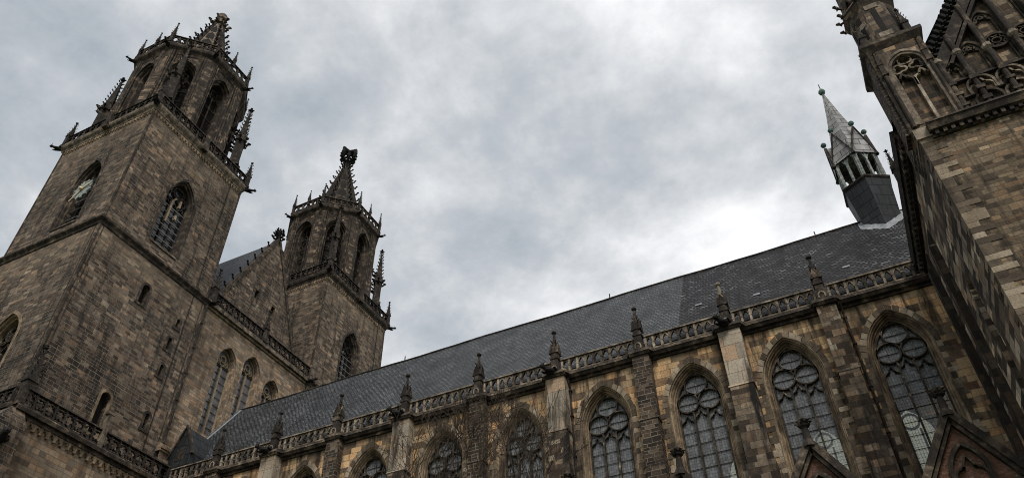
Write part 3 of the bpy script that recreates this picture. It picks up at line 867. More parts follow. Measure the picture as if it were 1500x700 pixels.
    for k_ in range(8):
        a = (k_ + .5) * PI / 4
        g = G(); pinnacle_into(g, c[0] + Rb * cos(a), c[1] + Rb * sin(a), 85.6, 4.3, .4, a, 4); g.build('parapet_pinnacle', 'lace', t)
        a = k_ * PI / 4
        if k_ in (0, 4, 6, 2):
            g = G(); pinnacle_into(g, c[0] + apb * cos(a), c[1] + apb * sin(a), 86.4, 3.2, .34, a, 3); g.build('parapet_pinnacle', 'lace', t)
        if k_ in (0, 5, 6, 7):
            a2 = a + PI / 8
            g = G(); gargoyle_into(g, (c[0] + (RO + .55) * cos(a2), c[1] + (RO + .55) * sin(a2), 84.9), (cos(a2), sin(a2), 0.05), 1.1, .75); g.build('gargoyle', 'black', t)
    # ---- stone spire
    z0, z1, r0, r1 = 85.7, 101.6, 4.2, .42
    g = G(); g.lathe((c[0], c[1], 0), [(r0 + .3, 85.7), (r0 + .3, 86.5), (r0, 86.6), (r1, z1)], 8, ph)
    sp = g.build('spire', 'gallery' if first else 'trim', t)
    g = G(); gc = G(); gd = G()
    for k_ in range(8):
        a = (k_ + .5) * PI / 4; d = (cos(a), sin(a), .25)
        g.tube([(c[0] + r0 * cos(a), c[1] + r0 * sin(a), 86.5), (c[0] + r1 * cos(a), c[1] + r1 * sin(a), z1)], [.22, .13], 6)
        for i in range(10):
            q = (i + .4) / 10.2; r = r0 + (r1 - r0) * q + .12
            gc = G(); gc.crocket((c[0] + r * cos(a), c[1] + r * sin(a), 86.6 + (z1 - 86.6) * q), d, .62 - .22 * q); gc.build('crocket', 'lace', sp)
        # dark sheets painting shaded openings onto the solid faces between the ribs
        b = k_ * PI / 4
        for i in range(5):
            q0 = .05 + i * .16; q1 = q0 + .12
            def P(q, s_):
                r = (r0 + (r1 - r0) * q) * cos(ph) + .03; hw_ = (r0 + (r1 - r0) * q) * sin(ph) * .62 * s_
                return (c[0] + r * cos(b) - hw_ * sin(b), c[1] + r * sin(b) + hw_ * cos(b), 86.6 + (z1 - 86.6) * q)
            gd.add([P(q0, -1), P(q0, 1), P((q0 + q1 * 3) / 4, 1), P(q1 + .03, 0), P((q0 + q1 * 3) / 4, -1)], [(0, 1, 2, 3, 4)])
    g.build('rib', 'lace', sp); gd.build('dark_opening_sheet', 'void', sp)
    g = G()
    if first:
        g.lathe((c[0], c[1], 0), [(r1, z1 - 1.2), (.95, z1 - .9), (1.0, z1 - .5), (.55, z1 - .2), (.6, z1 + .3), (.8, z1 + .5), (.72, z1 + 1.4), (.5, z1 + 1.75), (.05, z1 + 1.95)], 10)
        for i in range(6):
            a = i * PI / 3
            g.crocket((c[0] + .8 * cos(a), c[1] + .8 * sin(a), z1 - .8), (cos(a), sin(a), .1), .7)
        g.build('spire_cap', 'gallery', sp)
    else:
        g.lathe((c[0], c[1], 0), [(r1, z1 - .8), (.62, z1 - .4), (.75, z1), (.5, z1 + .4), (.34, z1 + .9), (.55, z1 + 1.1), (.3, z1 + 1.4), (.22, z1 + 4.2), (.02, z1 + 4.5)], 8)
        for zz_, s_ in ((z1 + .1, .55), (z1 + 1.1, .45)):
            for i in range(8):
                a = i * PI / 4; g.crocket((c[0] + .4 * cos(a), c[1] + .4 * sin(a), zz_), (cos(a), sin(a), .1), s_)
        for i in range(4):
            a = i * PI / 2; d = Vector((cos(a), sin(a), 0)); o_ = Vector((c[0], c[1], z1 + 2.6)); uz = Vector((0, 0, 1))
            g.tube([o_, o_ + d * .6 + uz * .15, o_ + d * 1.35], [.2, .2, .4], 6)
            g.tube([o_ + d * 1.3 - uz * .6, o_ + d * 1.45, o_ + d * 1.35 + uz * .95, o_ + d * .65 + uz * 1.25], [.2, .36, .36, .18], 6)
            t_ = Vector((-sin(a), cos(a), 0))
            g.tube([o_ + d * 1.1 + t_ * .8 + uz * .2, o_ + d * 1.1 - t_ * .8 + uz * .2], [.24, .24], 6)
            g.tube([o_ + uz * 1.5, o_ + d * .6 + uz * 1.35], [.15, .2], 6)
        g.build('crossflower', 'black', sp)
    # ---- tall corner pinnacles with bridge struts
    for sx in (-1, 1):
        for sy in (-1, 1):
            x, y = c[0] + sx * 5.65, c[1] + sy * 5.55
            g = G()
            g.box(x - .62, x + .62, y - .62, y + .62, 70.5, 73.6)
            pinnacle_into(g, x, y, 73.4, 11.4, 1.05, PI / 4, 8)
            tp = g.build('corner_pinnacle', 'lace', t)
            g = G()
            dx, dy = -sx / sqrt(2), -sy / sqrt(2)
            for (za, zc) in ((75.6, 77.4), (78.6, 80.6)):
                pts = [(x + dx * q * 1.7, y + dy * q * 1.7, za + (zc - za) * q - .5 * sin(PI * q)) for q in (0, .25, .5, .75, 1)]
                g.tube(pts, [.16, .13, .13, .15, .2], 6)
                g.tube([pts[0], (pts[0][0], pts[0][1], za + .5), (x + dx * 1.7, y + dy * 1.7, zc + .1)], [.12, .1, .12], 6)
                for p in pts[1:4]: g.crocket(p, (sx * .3 + sy * .5, sy * .3 - sx * .5, .1), .45); g.crocket(p, (sx * .3 - sy * .5, sy * .3 + sx * .5, .1), .45)
            for k_ in range(7):
                a = k_ * 2 * PI / 7; g.crocket((x + .5 * cos(a), y + .5 * sin(a), 77.6), (cos(a), sin(a), -.1), .62)
            g.build('flying_strut', 'lace', tp)
    return t


CY1, CY2 = 37.4, 68.74
T1 = make_tower('bell_tower', CY1, 'nearer bell tower with a pale green star shaped clock and blunt capped spire', True)
T2 = make_tower('bell_tower', CY2, 'farther bell tower behind the gable, its spire topped by a square black crossflower', False)
# lead downpipe down the inner edge of the nearer tower
g = G(); g.tube([(XE + .12, CY1 + THW + .05, 33.5), (XE + .12, CY1 + THW + .05, 52.6)], .13, 8)
for z in range(35, 53, 3): g.box(XE - .05, XE + .28, CY1 + THW - .12, CY1 + THW + .22, z, z + .12)
g.build('downpipe', 'lace', T1)

for (dx_, dy_, nm) in ((.06, 5.2, T1), (.06, 5.2, T2)):
    yy = (CY1 if nm is T1 else CY2) + dy_
    g = G(); g.tube([(XE + .05, yy, 30), (XE + .05, yy, 52.4), (XE + .5, yy, 52.9), (XE + .5, yy, 53.2), (XE - .04, yy, 53.6), (XE - .04, yy, 69.3), (XE + .5, yy, 69.9)], .035, 5)
    g.build('lightning_cable', 'black', nm)

# ================================================================== gabled block between the towers
GX = XE - 0.25; y0, y1 = CY1 + THW, CY2 - THW; GYC = (y0 + y1) / 2
wb = thing('gable_block', 'tan stone gabled block between the two bell towers with three tall traceried windows', 'church gable', (GX - 5, GYC, 0))
F = east(GX, 0)
wins = [(GYC - 3.7, 1.32, 39.8, 48.2), (GYC - .15, 1.32, 39.8, 49.2), (GYC + 3.4, 1.32, 39.8, 48.2)]
g = G()
g.sheet(F, [(y0, 0), (y1, 0), (y1, 52.9), (y0, 52.9)], [arch(u, hw, a, b, 2.1, 10) for u, hw, a, b in wins], reveal=[0, 0, 0])
g.build('wall', 'inner', wb)
for u, hw, a, b in wins:
    g = G(); lines = []
    for off, dp in ((-.16, .02), (-.14, .03), (0, .03), (.0, -.15), (.08, -.2), (.1, -.95)):
        lines.append((arch(u, hw - off, a, b, 2.1 - off, 10), dp))
    g.rings(F, lines); g.add([F(u - hw, .05, a - .4), F(u + hw, .05, a - .4), F(u + hw, -.95, a + .6), F(u - hw, -.95, a + .6)], [(0, 1, 2, 3)])
    o = g.build('window', 'inner', wb)
    g = G(); h2 = hw - .1; g.sheet(F, arch(u, h2 + .02, a, b, 2.02, 10), d=-.9); g.build('glass', 'greyglass', o)
    g = G()
    for s_ in (-1, 0, 1): g.bar(F, [(u + s_ * h2, a), (u + s_ * h2, b - .3)], .17 if s_ else .2, -.88, -.65)
    for s_ in (-1, 1): g.bar(F, trefoil_head(u + s_ * h2 / 2, h2 / 2, b - .9, b - .25), .1, -.88, -.68)
    g.bar(F, circ(u, b + .75, .38, 14), .1, -.88, -.68, True); g.bar(F, foil(u, b + .75, .36, 4, PI / 4, 5), .08, -.88, -.7, True)
    for s_ in (-1, 1): g.bar(F, foil(u + s_ * .45, b + .2, .24, 3, PI / 2, 5), .08, -.88, -.7, True)
    g.bar(F, arch(u, h2 - .04, a, b, 1.98, 10), .12, -.88, -.7)
    g.build('tracery', 'palebar', o)
    g = G(); n_ = 10
    for i in range(n_):
        z = a + .4 + (b - a - .6) * i / (n_ - 1); g.fbox(F, u - h2, u + h2, -.86, -.82, z, z + .05)
    g.build('saddle_bar', 'lace', o)
g = G(); g.fbox(F, y0, y1, 0, .2, 52.5, 52.75); g.fbox(F, y0, y1, 0, .5, 52.75, 53.15, .55); g.fbox(F, y0, y1, -1.6, .45, 53.15, 53.35, .3); g.build('cornice', 'gallery', wb)
g = G(); balustrade_into(g, east(GX + .25), y0 + .1, y1 - .1, 53.3, 1.5, 19, 'foil'); g.build('balustrade', 'lace', wb)
for yy in (y0 + .5, GYC + .2):
    g = G(); pinnacle_into(g, GX + .3, yy, 53.2, 4.6, .6, 0, 4); g.build('pinnacle', 'lace', wb)
for yy in (y0 + .3, y1 - .2):
    g = G(); gargoyle_into(g, (GX + .3, yy, 52.9), (1, .25, 0), 1.3, .9); g.build('gargoyle', 'black', wb)
gx = GX - 1.0; F2 = east(gx, 0); base = 53.3; apz = 69.3; hwg = 7.55
g = G(); out_ = [(GYC - hwg, base), (GYC + hwg, base), (GYC, apz)]
hol = [[(GYC - 1.6, 59.0), (GYC - 1.0, 59.0), (GYC - 1.0, 60.2), (GYC - 1.6, 60.2)], [(GYC + 1.4, 58.6), (GYC + 2.0, 58.6), (GYC + 2.0, 59.8), (GYC + 1.4, 59.8)]]
g.sheet(F2, out_, hol, reveal=[.6, .6]); g.add([F2(u, -.7, z) for u, z in out_], [(0, 1, 2)])
gb = g.build('gable', 'tower', wb)
for h in hol:
    g = G(); g.add([F2(u, -.55, z) for u, z in h], [(0, 1, 2, 3)]); g.build('small_window', 'void', gb)
g = G()
for s_ in (-1, 1): g.bar(F2, [(GYC + s_ * (hwg + .1), base - .2), (GYC, apz + .15)], .36, -.75, .14)
g.build('coping', 'trim', gb)
g = G()
for s_ in (-1, 1):
    nv = Vector((0, s_ * (apz - base), hwg)).normalized()
    for i in range(9):
        q = .06 + i * .102
        p = Vector(F2(GYC + s_ * hwg * (1 - q), -.2, base + (apz - base) * q)) + nv * .2
        g.crocket(p, nv, .42); g.build('crocket', 'black', gb); g = G()
for i in range(5):
    a = i * 2 * PI / 5
    for zz_, q in ((.3, .6), (.95, .5), (1.45, .36)):
        g.crocket((gx - .3 + .2 * cos(a), GYC + .2 * sin(a), apz + zz_), (cos(a), sin(a), .2), q)
g.tube([(gx - .3, GYC, apz - .3), (gx - .3, GYC, apz + 1.9)], [.22, .1], 6)
g.build('crossflower', 'black', gb)
g = G()
xw = TCX - THW + .2; ez = base - .1
g.add([(gx - .72, GYC, apz - .1), (xw, GYC, apz - .1), (xw, GYC - hwg - .2, ez), (gx - .72, GYC - hwg - .2, ez), (xw, GYC + hwg + .2, ez), (gx - .72, GYC + hwg + .2, ez)],
      [(0, 1, 2, 3), (0, 5, 4, 1), (1, 4, 2)])
g.build('roof', 'slate', wb)
g = G(); g.box(xw, GX - .02, y0 + .02, y1 - .02, 52.8, 53.0); g.build('parapet_gutter', 'trim', wb)

# ================================================================== low aisle block in front of the nearer tower
BX = -55.0; BY = 29.5
lb = thing('tower_porch', 'low warm stone block at the foot of the nearer tower with dark traceried parapet', 'church annexe', (BX - 8, BY + 8, 0))
FE, FS = east(BX), south(BY)
g = G(); g.sheet(FE, [(BY, 0), (44.96, 0), (44.96, 32.2), (BY, 32.2)]); g.sheet(FS, [(-75, 0), (BX, 0), (BX, 32.2), (-75, 32.2)])
g.build('wall', 'inner', lb)
g = G(); dentils(g, FE, BY + 1.2, 44.7, 30.95, 31.55, .2, .62); g.build('corbel_frieze', 'mould', lb)
g = G(); dentils(g, FS, -75, BX - 1.2, 30.95, 31.55, .2, .62); g.build('corbel_frieze', 'mould', lb)
g = G()
for Fq, a, b in ((FE, BY, 44.4), (FS, -75, BX)):
    g.fbox(Fq, a, b, 0, .25, 31.55, 31.85); g.fbox(Fq, a, b, .0, .5, 31.85, 32.15, .55); g.fbox(Fq, a, b, -2.2, .5, 32.15, 32.35, .35)
g.build('cornice', 'trim', lb)
g = G(); balustrade_into(g, east(BX + .22), BY + .3, 44.3, 32.3, 1.5, 16, 'foil'); g.build('balustrade', 'lace', lb)
g = G(); balustrade_into(g, south(BY - .22), -75, BX - .3, 32.3, 1.5, 20, 'foil')
g.build('balustrade', 'lace', lb)
g = G(); g.fbox(FE, 36.8, 37.2, .1, .5, 32.1, 35.1); g.fbox(FE, 36.7, 37.3, .05, .55, 35.1, 35.3); g.build('parapet_pillar', 'gallery', lb)
g = G(); g.hexa([(BX - .9, BY - 1.2, 0), (BX + .9, BY - 1.2, 0), (BX + .9, BY + 1.0, 0), (BX - .9, BY + 1.0, 0),
                 (BX - .9, BY - 1.2, 30.6), (BX + .9, BY - 1.2, 30.6), (BX + .9, BY + 1.0, 30.6), (BX - .9, BY + 1.0, 30.6)])
g.hexa([(BX - .9, BY - 1.2, 30.6), (BX + .9, BY - 1.2, 30.6), (BX + .9, BY + 1.0, 30.6), (BX - .9, BY + 1.0, 30.6),
        (BX - .9, BY - .3, 31.9), (BX + .3, BY - .3, 31.9), (BX + .3, BY + .8, 31.9), (BX - .9, BY + .8, 31.9)])
g.hexa([(BX - 1.4, BY - 1.6, 0), (BX + 1.5, BY - 1.6, 0), (BX + 1.5, BY + .6, 0), (BX - 1.4, BY + .6, 0),
        (BX - 1.4, BY - 1.6, 27.2), (BX + 1.5, BY - 1.6, 27.2), (BX + 1.5, BY + .6, 27.2), (BX - 1.4, BY + .6, 27.2)])
g.build('corner_buttress', 'tower', lb)
g = G(); pinnacle_into(g, BX - .1, BY + .35, 32.2, 5.6, .8, 0, 5); g.build('pinnacle', 'lace', lb)
g = G(); gargoyle_into(g, (BX + .6, BY - .3, 29.2), (1, -.35, -.1), 1.7, 1.5); g.build('gargoyle', 'black', lb)
g = G(); g.box(BX - 1.95, BX + .05, BY + .02, 44.9, 31.9, 32.2); g.box(-75, BX - 1.9, BY + .02, BY + 1.2, 31.9, 32.2); g.build('walkway', 'trim', lb)
# small ledge with an arched niche where the block meets the nave
g = G(); Fn = east(XE + .5)
g.sheet(Fn, [(44.0, 32), (46.3, 32), (46.3, 35.6), (44.0, 35.6)], [arch(45.2, .5, 33.4, 34.2, .55, 6)], reveal=[.4])
g.fbox(Fn, 43.9, 46.5, -.6, .12, 35.6, 35.8); g.fbox(Fn, 43.9, 46.5, -.6, .25, 35.8, 36.1); g.fbox(Fn, 43.9, 46.5, -.6, .08, 36.1, 36.5, -.3)
nk = g.build('niche_wall', 'inner', lb)
g = G(); g.sheet(Fn, arch(45.2, .5, 33.4, 34.2, .55, 6), d=-.38); g.build('niche', 'void', nk)

# ================================================================== nave
NY = 45.0; NYN = 60.4; RIDGE_Z = 44.3; RIDGE_Y = 52.7
nv_ = thing('nave', 'long church nave with tall leaded windows, pale balustrade and steep dark slate roof', 'church nave', (-24, 52.7, 0))
PXS = [0.95, -5.3, -11.5, -17.85, -24.2, -30.65, -37.05, -43.3, -49.5]
WX = [4.15] + [(a + b) / 2 for a, b in zip(PXS[:-1], PXS[1:])] + [-52.6]
XL, XR = -56.9, 7.35
F = south(NY)
OHW, ORA, ZS, ZSILL, ZT = 1.88, 3.32, 27.95, 14.0, 31.9
holes = [arch(x, OHW, ZSILL, ZS, ORA, 12) for x in WX[:-1]]
g = G(); g.sheet(F, [(XL, 0), (XR, 0), (XR, ZT), (XL, ZT)], holes, reveal=[0] * len(holes))
g.sheet(south(NY + 1.3), [(XL, 0), (XR, 0), (XR, ZT), (XL, ZT)], [arch(x, OHW - .4, ZSILL, ZS, ORA - .4, 12) for x in WX[:-1]], reveal=[0] * len(holes))
g.build('south_wall', 'nave', nv_)
FN_ = north(NYN)
g = G(); nh = [arch(x, 1.5, 16, 29.3, 3.2, 12) for x in WX[:-1]]
g.sheet(FN_, [(XL, 0), (XR, 0), (XR, ZT + 1), (XL, ZT + 1)], nh, d=-.5, reveal=[-.7] * len(nh)); g.sheet(FN_, [(XL, 0), (XR, 0), (XR, ZT + 1), (XL, ZT + 1)], nh, d=.3)
g.build('north_wall', 'nave', nv_)
g = G()
for x in WX[:-1]: g.sheet(FN_, arch(x, 1.5, 16, 29.3, 3.2, 12), d=0.0)
g.build('north_glass', 'farglass', nv_)
g = G()
for x in WX[:-1]:
    for s_ in (-.5, .5): g.bar(FN_, [(x + s_, 16), (x + s_, 30.2)], .16, -.1, .1)
    g.bar(FN_, circ(x, 30.9, .6, 14), .13, -.1, .1, True)
g.build('north_mullion', 'bar', nv_)


def nave_window(x):
    g = G(); lines = []
    prof = ((0.0, .02), (.05, .03), (.08, -.06), (.2, -.1), (.22, -.2), (.27, -.24), (.33, -.2), (.37, -.26), (.38, -.38), (.46, -.42), (.52, -.38), (.55, -.5), (.6, -.55), (.68, -.62), (.7, -.85))
    for off, dp in prof: off *= .66; lines.append((arch(x, OHW - off, ZSILL, ZS, ORA - off, 14), dp))
    g.rings(F, lines)
    o = g.build('window', 'mould', nv_)
    g = G(); voussoirs(g, F, x, OHW, ZS, ORA, .36, .035, 18.0); g.build('arch_stones', 'vous', o)
    h2 = OHW - .455; R2 = ORA - .455
    g = G(); g.sheet(F, arch(x, h2 + .03, ZSILL, ZS, R2 + .03, 14), d=-.8); g.build('glass', 'glass', o)
    g = G()
    zc, rc = 28.28, .66
    d0, d1 = -.78, -.56
    ztop = ZS + apex(h2, R2)
    g.bar(F, circ(x, ztop - .93, .73, 24), .09, d0, d1, True)
    for s_ in (-1, 1): g.bar(F, circ(x + s_ * .71, zc, .70, 24), .09, d0, d1, True)
    g.bar(F, arch(x, h2 - .02, ZSILL, ZS, R2 - .02, 14), .08, d0, d1)
    for s_ in (-1, 1): g.bar(F, [(x + s_ * .47, ZSILL), (x + s_ * .47, 26.9)], .105, d0, d1 + .04)
    for k_, uc in enumerate((-.93, 0, .93)):
        zt = 26.75 if k_ != 1 else 27.0
        g.bar(F, trefoil_head(x + uc, .47, zt - .15, zt), .075, d0, d1 - .05)
    for s_ in (-1, 1):
        g.bar(F, [(x + s_ * .47, 26.8), (x + s_ * .43, 27.3), (x + s_ * .5, 27.62)], .12, d0, d1)
    g.build('tracery', 'bar', o)
    for (uu, zz_) in ((x, ztop - .92), (x - .71, zc), (x + .71, zc)):
        g = G(); g.bar(F, [(uu - .6, zz_), (uu + .6, zz_)], .028, d0, d0 + .06); g.bar(F, [(uu, zz_ - .6), (uu, zz_ + .6)], .028, d0, d0 + .06)
        g.fbox(F, uu - .05, uu + .05, d0, d0 + .09, zz_ - .05, zz_ + .05); g.build('glazing_cross', 'ironbar', o)
    for z in range(10): g = G(); g.fbox(F, x - h2, x + h2, d0 + .01, d0 + .05, 26.2 - z * .82, 26.225 - z * .82); g.build('saddle_bar', 'lace', o)
    return o


for x in WX[:-1]: nave_window(x)

# buttress strips, alternately broad pale ashlar and narrow sooty brick
for i, x in enumerate(PXS):
    broad = i % 2 == 1; hw = .74 if broad else .6
    g = G(); pj = .85 if broad else .7
    zset = 27.9 if broad else 27.2
    g.fbox(F, x - hw, x + hw, -.1, pj, zset, ZT + .15)
    g.fbox(F, x - hw - .06, x + hw + .06, -.1, pj + .16, zset - .18, zset + .02, pj + .02)
    bu = g.build('buttress', 'pale' if broad else ('dark' if i else 'stained'), nv_)
    g = G(); g.fbox(F, x - hw, x + hw, -.1, pj + .12, 12, zset - .16); g.fbox(F, x - hw - .1, x + hw + .1, -.1, pj + .4, 12, 22.6, pj + .12); g.build('lower_shaft', 'stained' if broad else ('dark' if i else 'stained'), bu)
    if broad:
        g = G(); sx = x + hw
        for z in range(28, 32): g.box(sx - .02, sx + .012, NY - pj + .03, NY - .3, z + .05 + rnd.uniform(0, .1), z + .85)
        g.build('side_stones', 'vous', bu)
# thin hollow shafts beside each buttress
# cornice, breaking forward round the buttresses
g = G()
g.fbox(F, XL + 1.6, XR - .1, 0, .14, 31.75, 31.95); g.fbox(F, XL + 1.6, XR - .1, 0, .38, 31.95, 32.15, .5)
g.fbox(F, XL + 1.6, XR - .1, -1.5, .55, 32.15, 32.42, .42)
for i, x in enumerate(PXS):
    broad = i % 2 == 1; hw = .74 if broad else .6; pj = .85 if broad else .7
    h_ = hw + .12
    g.fbox(F, x - h_, x + h_, .3, pj + .12, 31.98, 32.16, pj + .22)
    g.hexa([F(x - h_ - .35, .3, 32.16), F(x + h_ + .35, .3, 32.16), F(x + h_, pj + .26, 32.16), F(x - h_, pj + .26, 32.16), F(x - h_ - .35, .3, 32.46), F(x + h_ + .35, .3, 32.46), F(x + h_, pj + .12, 32.46), F(x - h_, pj + .12, 32.46)])
g.build('cornice', 'trim', nv_)
bays = [(XR - .3, PXS[0] + .4)] + [(a - .4, b + .4) for a, b in zip(PXS[:-1], PXS[1:])] + [(PXS[-1] - .4, XL + 2.1)]
for b, a in bays:
    g = G(); n_ = max(3, round((b - a) / .6)); balustrade_into(g, south(NY - .3), a, b, 32.42, 1.28, n_, 'arcade')
    g.build('balustrade', 'gallery', nv_)
for i, x in enumerate(PXS):
    broad = i % 2 == 1; y = NY - .45
    g = G()
    g.box(x - .36, x + .36, y - .36, y + .36, 32.4, 33.0)
    g.box(x - .27, x + .27, y - .27, y + .27, 33.0, 34.35); g.box(x - .33, x + .33, y - .33, y + .33, 33.66, 33.8)
    for k_ in range(4):
        Fp = facing((x, y), k_ * PI / 2, .27)
        g.add([Fp(-.3, .05, 34.2), Fp(.3, .05, 34.2), Fp(0, .05, 34.95), Fp(-.3, -.2, 34.2), Fp(.3, -.2, 34.2), Fp(0, -.25, 34.95)], [(0, 1, 2), (0, 2, 5, 3), (1, 4, 5, 2)])
        g.bar(Fp, [(-.34, 34.12), (0, 35.02)], .08, -.08, .08); g.bar(Fp, [(.34, 34.12), (0, 35.02)], .08, -.08, .08)
    pn = g.build('pinnacle', ('trim', 'lace', 'lace')[i % 3], nv_)
    g = G(); g.lathe((x, y, 0), [(.22, 34.3), (.17, 34.95), (.085, 35.9), (.075, 36.0), (.16, 36.05), (.2, 36.13), (.17, 36.22), (.06, 36.28)], 8, PI / 8)
    for k_ in range(4):
        a = PI / 4 + k_ * PI / 2
        for zz_ in (34.85, 35.2): g.crocket((x + .15 * cos(a), y + .15 * sin(a), zz_), (cos(a), sin(a), .1), .14)
    if i == 1: g2 = 'palestone'
    else: g2 = 'lace'
    g.build('finial', g2, pn)
    g = G(); g.bar(south(y - .36, x), arch(0, .2, 32.5, 32.72, .24, 5), .09, -.02, .05); g.build('spout_arch', 'palestone', pn)
    if broad:
        g = G(); gargoyle_into(g, (x, NY - .95, 32.42), (-.55, -1, -.02), 1.2, 1.05); g.build('gargoyle', 'black', nv_)

# roof in two ages of slate
def roof(x0, x1, mat, name):
    g = G(); n = 40
    ys, zs_ = NY - .05, 32.9
    for i in range(n):
        a, b = x0 + (x1 - x0) * i / n, x0 + (x1 - x0) * (i + 1) / n
        sa, sb = .04 * sin(a * .4) + .015 * sin(a * 1.3 + 1), .04 * sin(b * .4) + .015 * sin(b * 1.3 + 1)
        g.add([(a, ys, zs_), (b, ys, zs_), (b, RIDGE_Y, RIDGE_Z + sb), (a, RIDGE_Y, RIDGE_Z + sa), (a, 2 * RIDGE_Y - ys, zs_), (b, 2 * RIDGE_Y - ys, zs_)], [(0, 1, 2, 3), (3, 2, 5, 4)])
    return g.build(name, mat, nv_)


rf = roof(GX + .05, -8.9, 'slate', 'roof'); rf['label'] = 'smooth blue grey slate western part of the roof'
rf2 = roof(-8.9, 11.0, 'oldslate', 'roof'); rf2['label'] = 'older rough dark slate eastern part of the roof'
g = G()
for i in range(40):
    a, b = GX + .05 + i * (11 - GX) / 40, GX + .05 + (i + 1) * (11 - GX) / 40
    g.tube([(a, RIDGE_Y, RIDGE_Z + .03 + .04 * sin(a * .4) + .015 * sin(a * 1.3 + 1)), (b, RIDGE_Y, RIDGE_Z + .03 + .04 * sin(b * .4) + .015 * sin(b * 1.3 + 1))], .11, 6)
for x in (-15.6, -36.8, 2.2): g.tube([(x, RIDGE_Y, RIDGE_Z), (x, RIDGE_Y, RIDGE_Z + .55)], .05, 6)
g.build('ridge_capping', 'lace', rf)
# rain pipes beside three of the buttresses
for x in (PXS[0] + .85, PXS[3] + .85, PXS[5] - 1.0):
    g = G(); g.tube([(x, NY - .12, 12), (x, NY - .12, 31.3), (x, NY - .5, 31.9)], .075, 8)
    for z in (20, 23, 26, 29, 31): g.box(x - .12, x + .12, NY - .22, NY + .02, z, z + .08)
    g.build('rain_pipe', 'lace', nv_)
# flashing where the roof meets the gable block
g = G(); sl_ = Vector((0, RIDGE_Y - NY, RIDGE_Z - 32.9)).normalized(); nn = Vector((0, -sl_.z, sl_.y))
p0 = Vector((GX + .05, NY, 32.9)) + nn * .03; p1 = Vector((GX + .05, RIDGE_Y, RIDGE_Z)) + nn * .03
g.hexa([p0, p0 + Vector((.3, 0, 0)), p1 + Vector((.3, 0, 0)), p1, p0 + nn * .06, p0 + Vector((.3, 0, 0)) + nn * .03, p1 + Vector((.3, 0, 0)) + nn * .03, p1 + nn * .06])
g.hexa([p0, p0 + nn * .06, p1 + nn * .06, p1, p0 + Vector((.05, 0, .3)), p0 + Vector((.08, 0, .3)), p1 + Vector((.08, 0, .3)), p1 + Vector((.05, 0, .3))])
g.build('flashing', 'lead', rf)
# two displaced pale slates
for (x, q) in ((-7.7, .40), (2.9, .33), (-3.4, .3)):
    g = G(); p = Vector((x, NY, 32.9)) + sl_ * (q * 13.7) + nn * .05
    g.hexa([p, p + Vector((.5, 0, 0)), p + Vector((.5, 0, 0)) + sl_ * .28, p + sl_ * .28] + [v + nn * .03 for v in (p, p + Vector((.5, 0, 0)), p + Vector((.5, 0, 0)) + sl_ * .28, p + sl_ * .28)]); g.build('loose_slate', 'lead', rf2)
# little pyramid dormer in the corner by the gable block
g = G(); dx, dy = -54.6, 46.3
g.add([(dx - 1.3, dy - 1.4, 33.2), (dx + 1.3, dy - 1.4, 33.2), (dx + 1.3, dy + 1.4, 33.2), (dx - 1.3, dy + 1.4, 33.2), (dx - 1.3, dy - 1.4, 35.2), (dx + 1.3, dy - 1.4, 35.2), (dx + 1.3, dy + 2, 35.2), (dx - 1.3, dy + 2, 35.2), (dx, dy - 1.4, 37.9), (dx, dy + 2.6, 37.9)],
      [(0, 1, 5, 4), (1, 2, 6, 5), (3, 0, 4, 7), (4, 5, 8), (5, 6, 9, 8), (7, 4, 8, 9)])
dm = g.build('dormer', 'leadsheet', rf)
g = G(); Fd = south(dy - 1.4, dx); g.bar(Fd, [(-1.45, 35.0), (0, 38.05)], .16, -.2, .15); g.bar(Fd, [(1.45, 35.0), (0, 38.05)], .16, -.2, .15); g.fbox(Fd, -.5, .5, -.05, .03, 34.6, 35.7); g.build('dormer_edge', 'lace', dm)

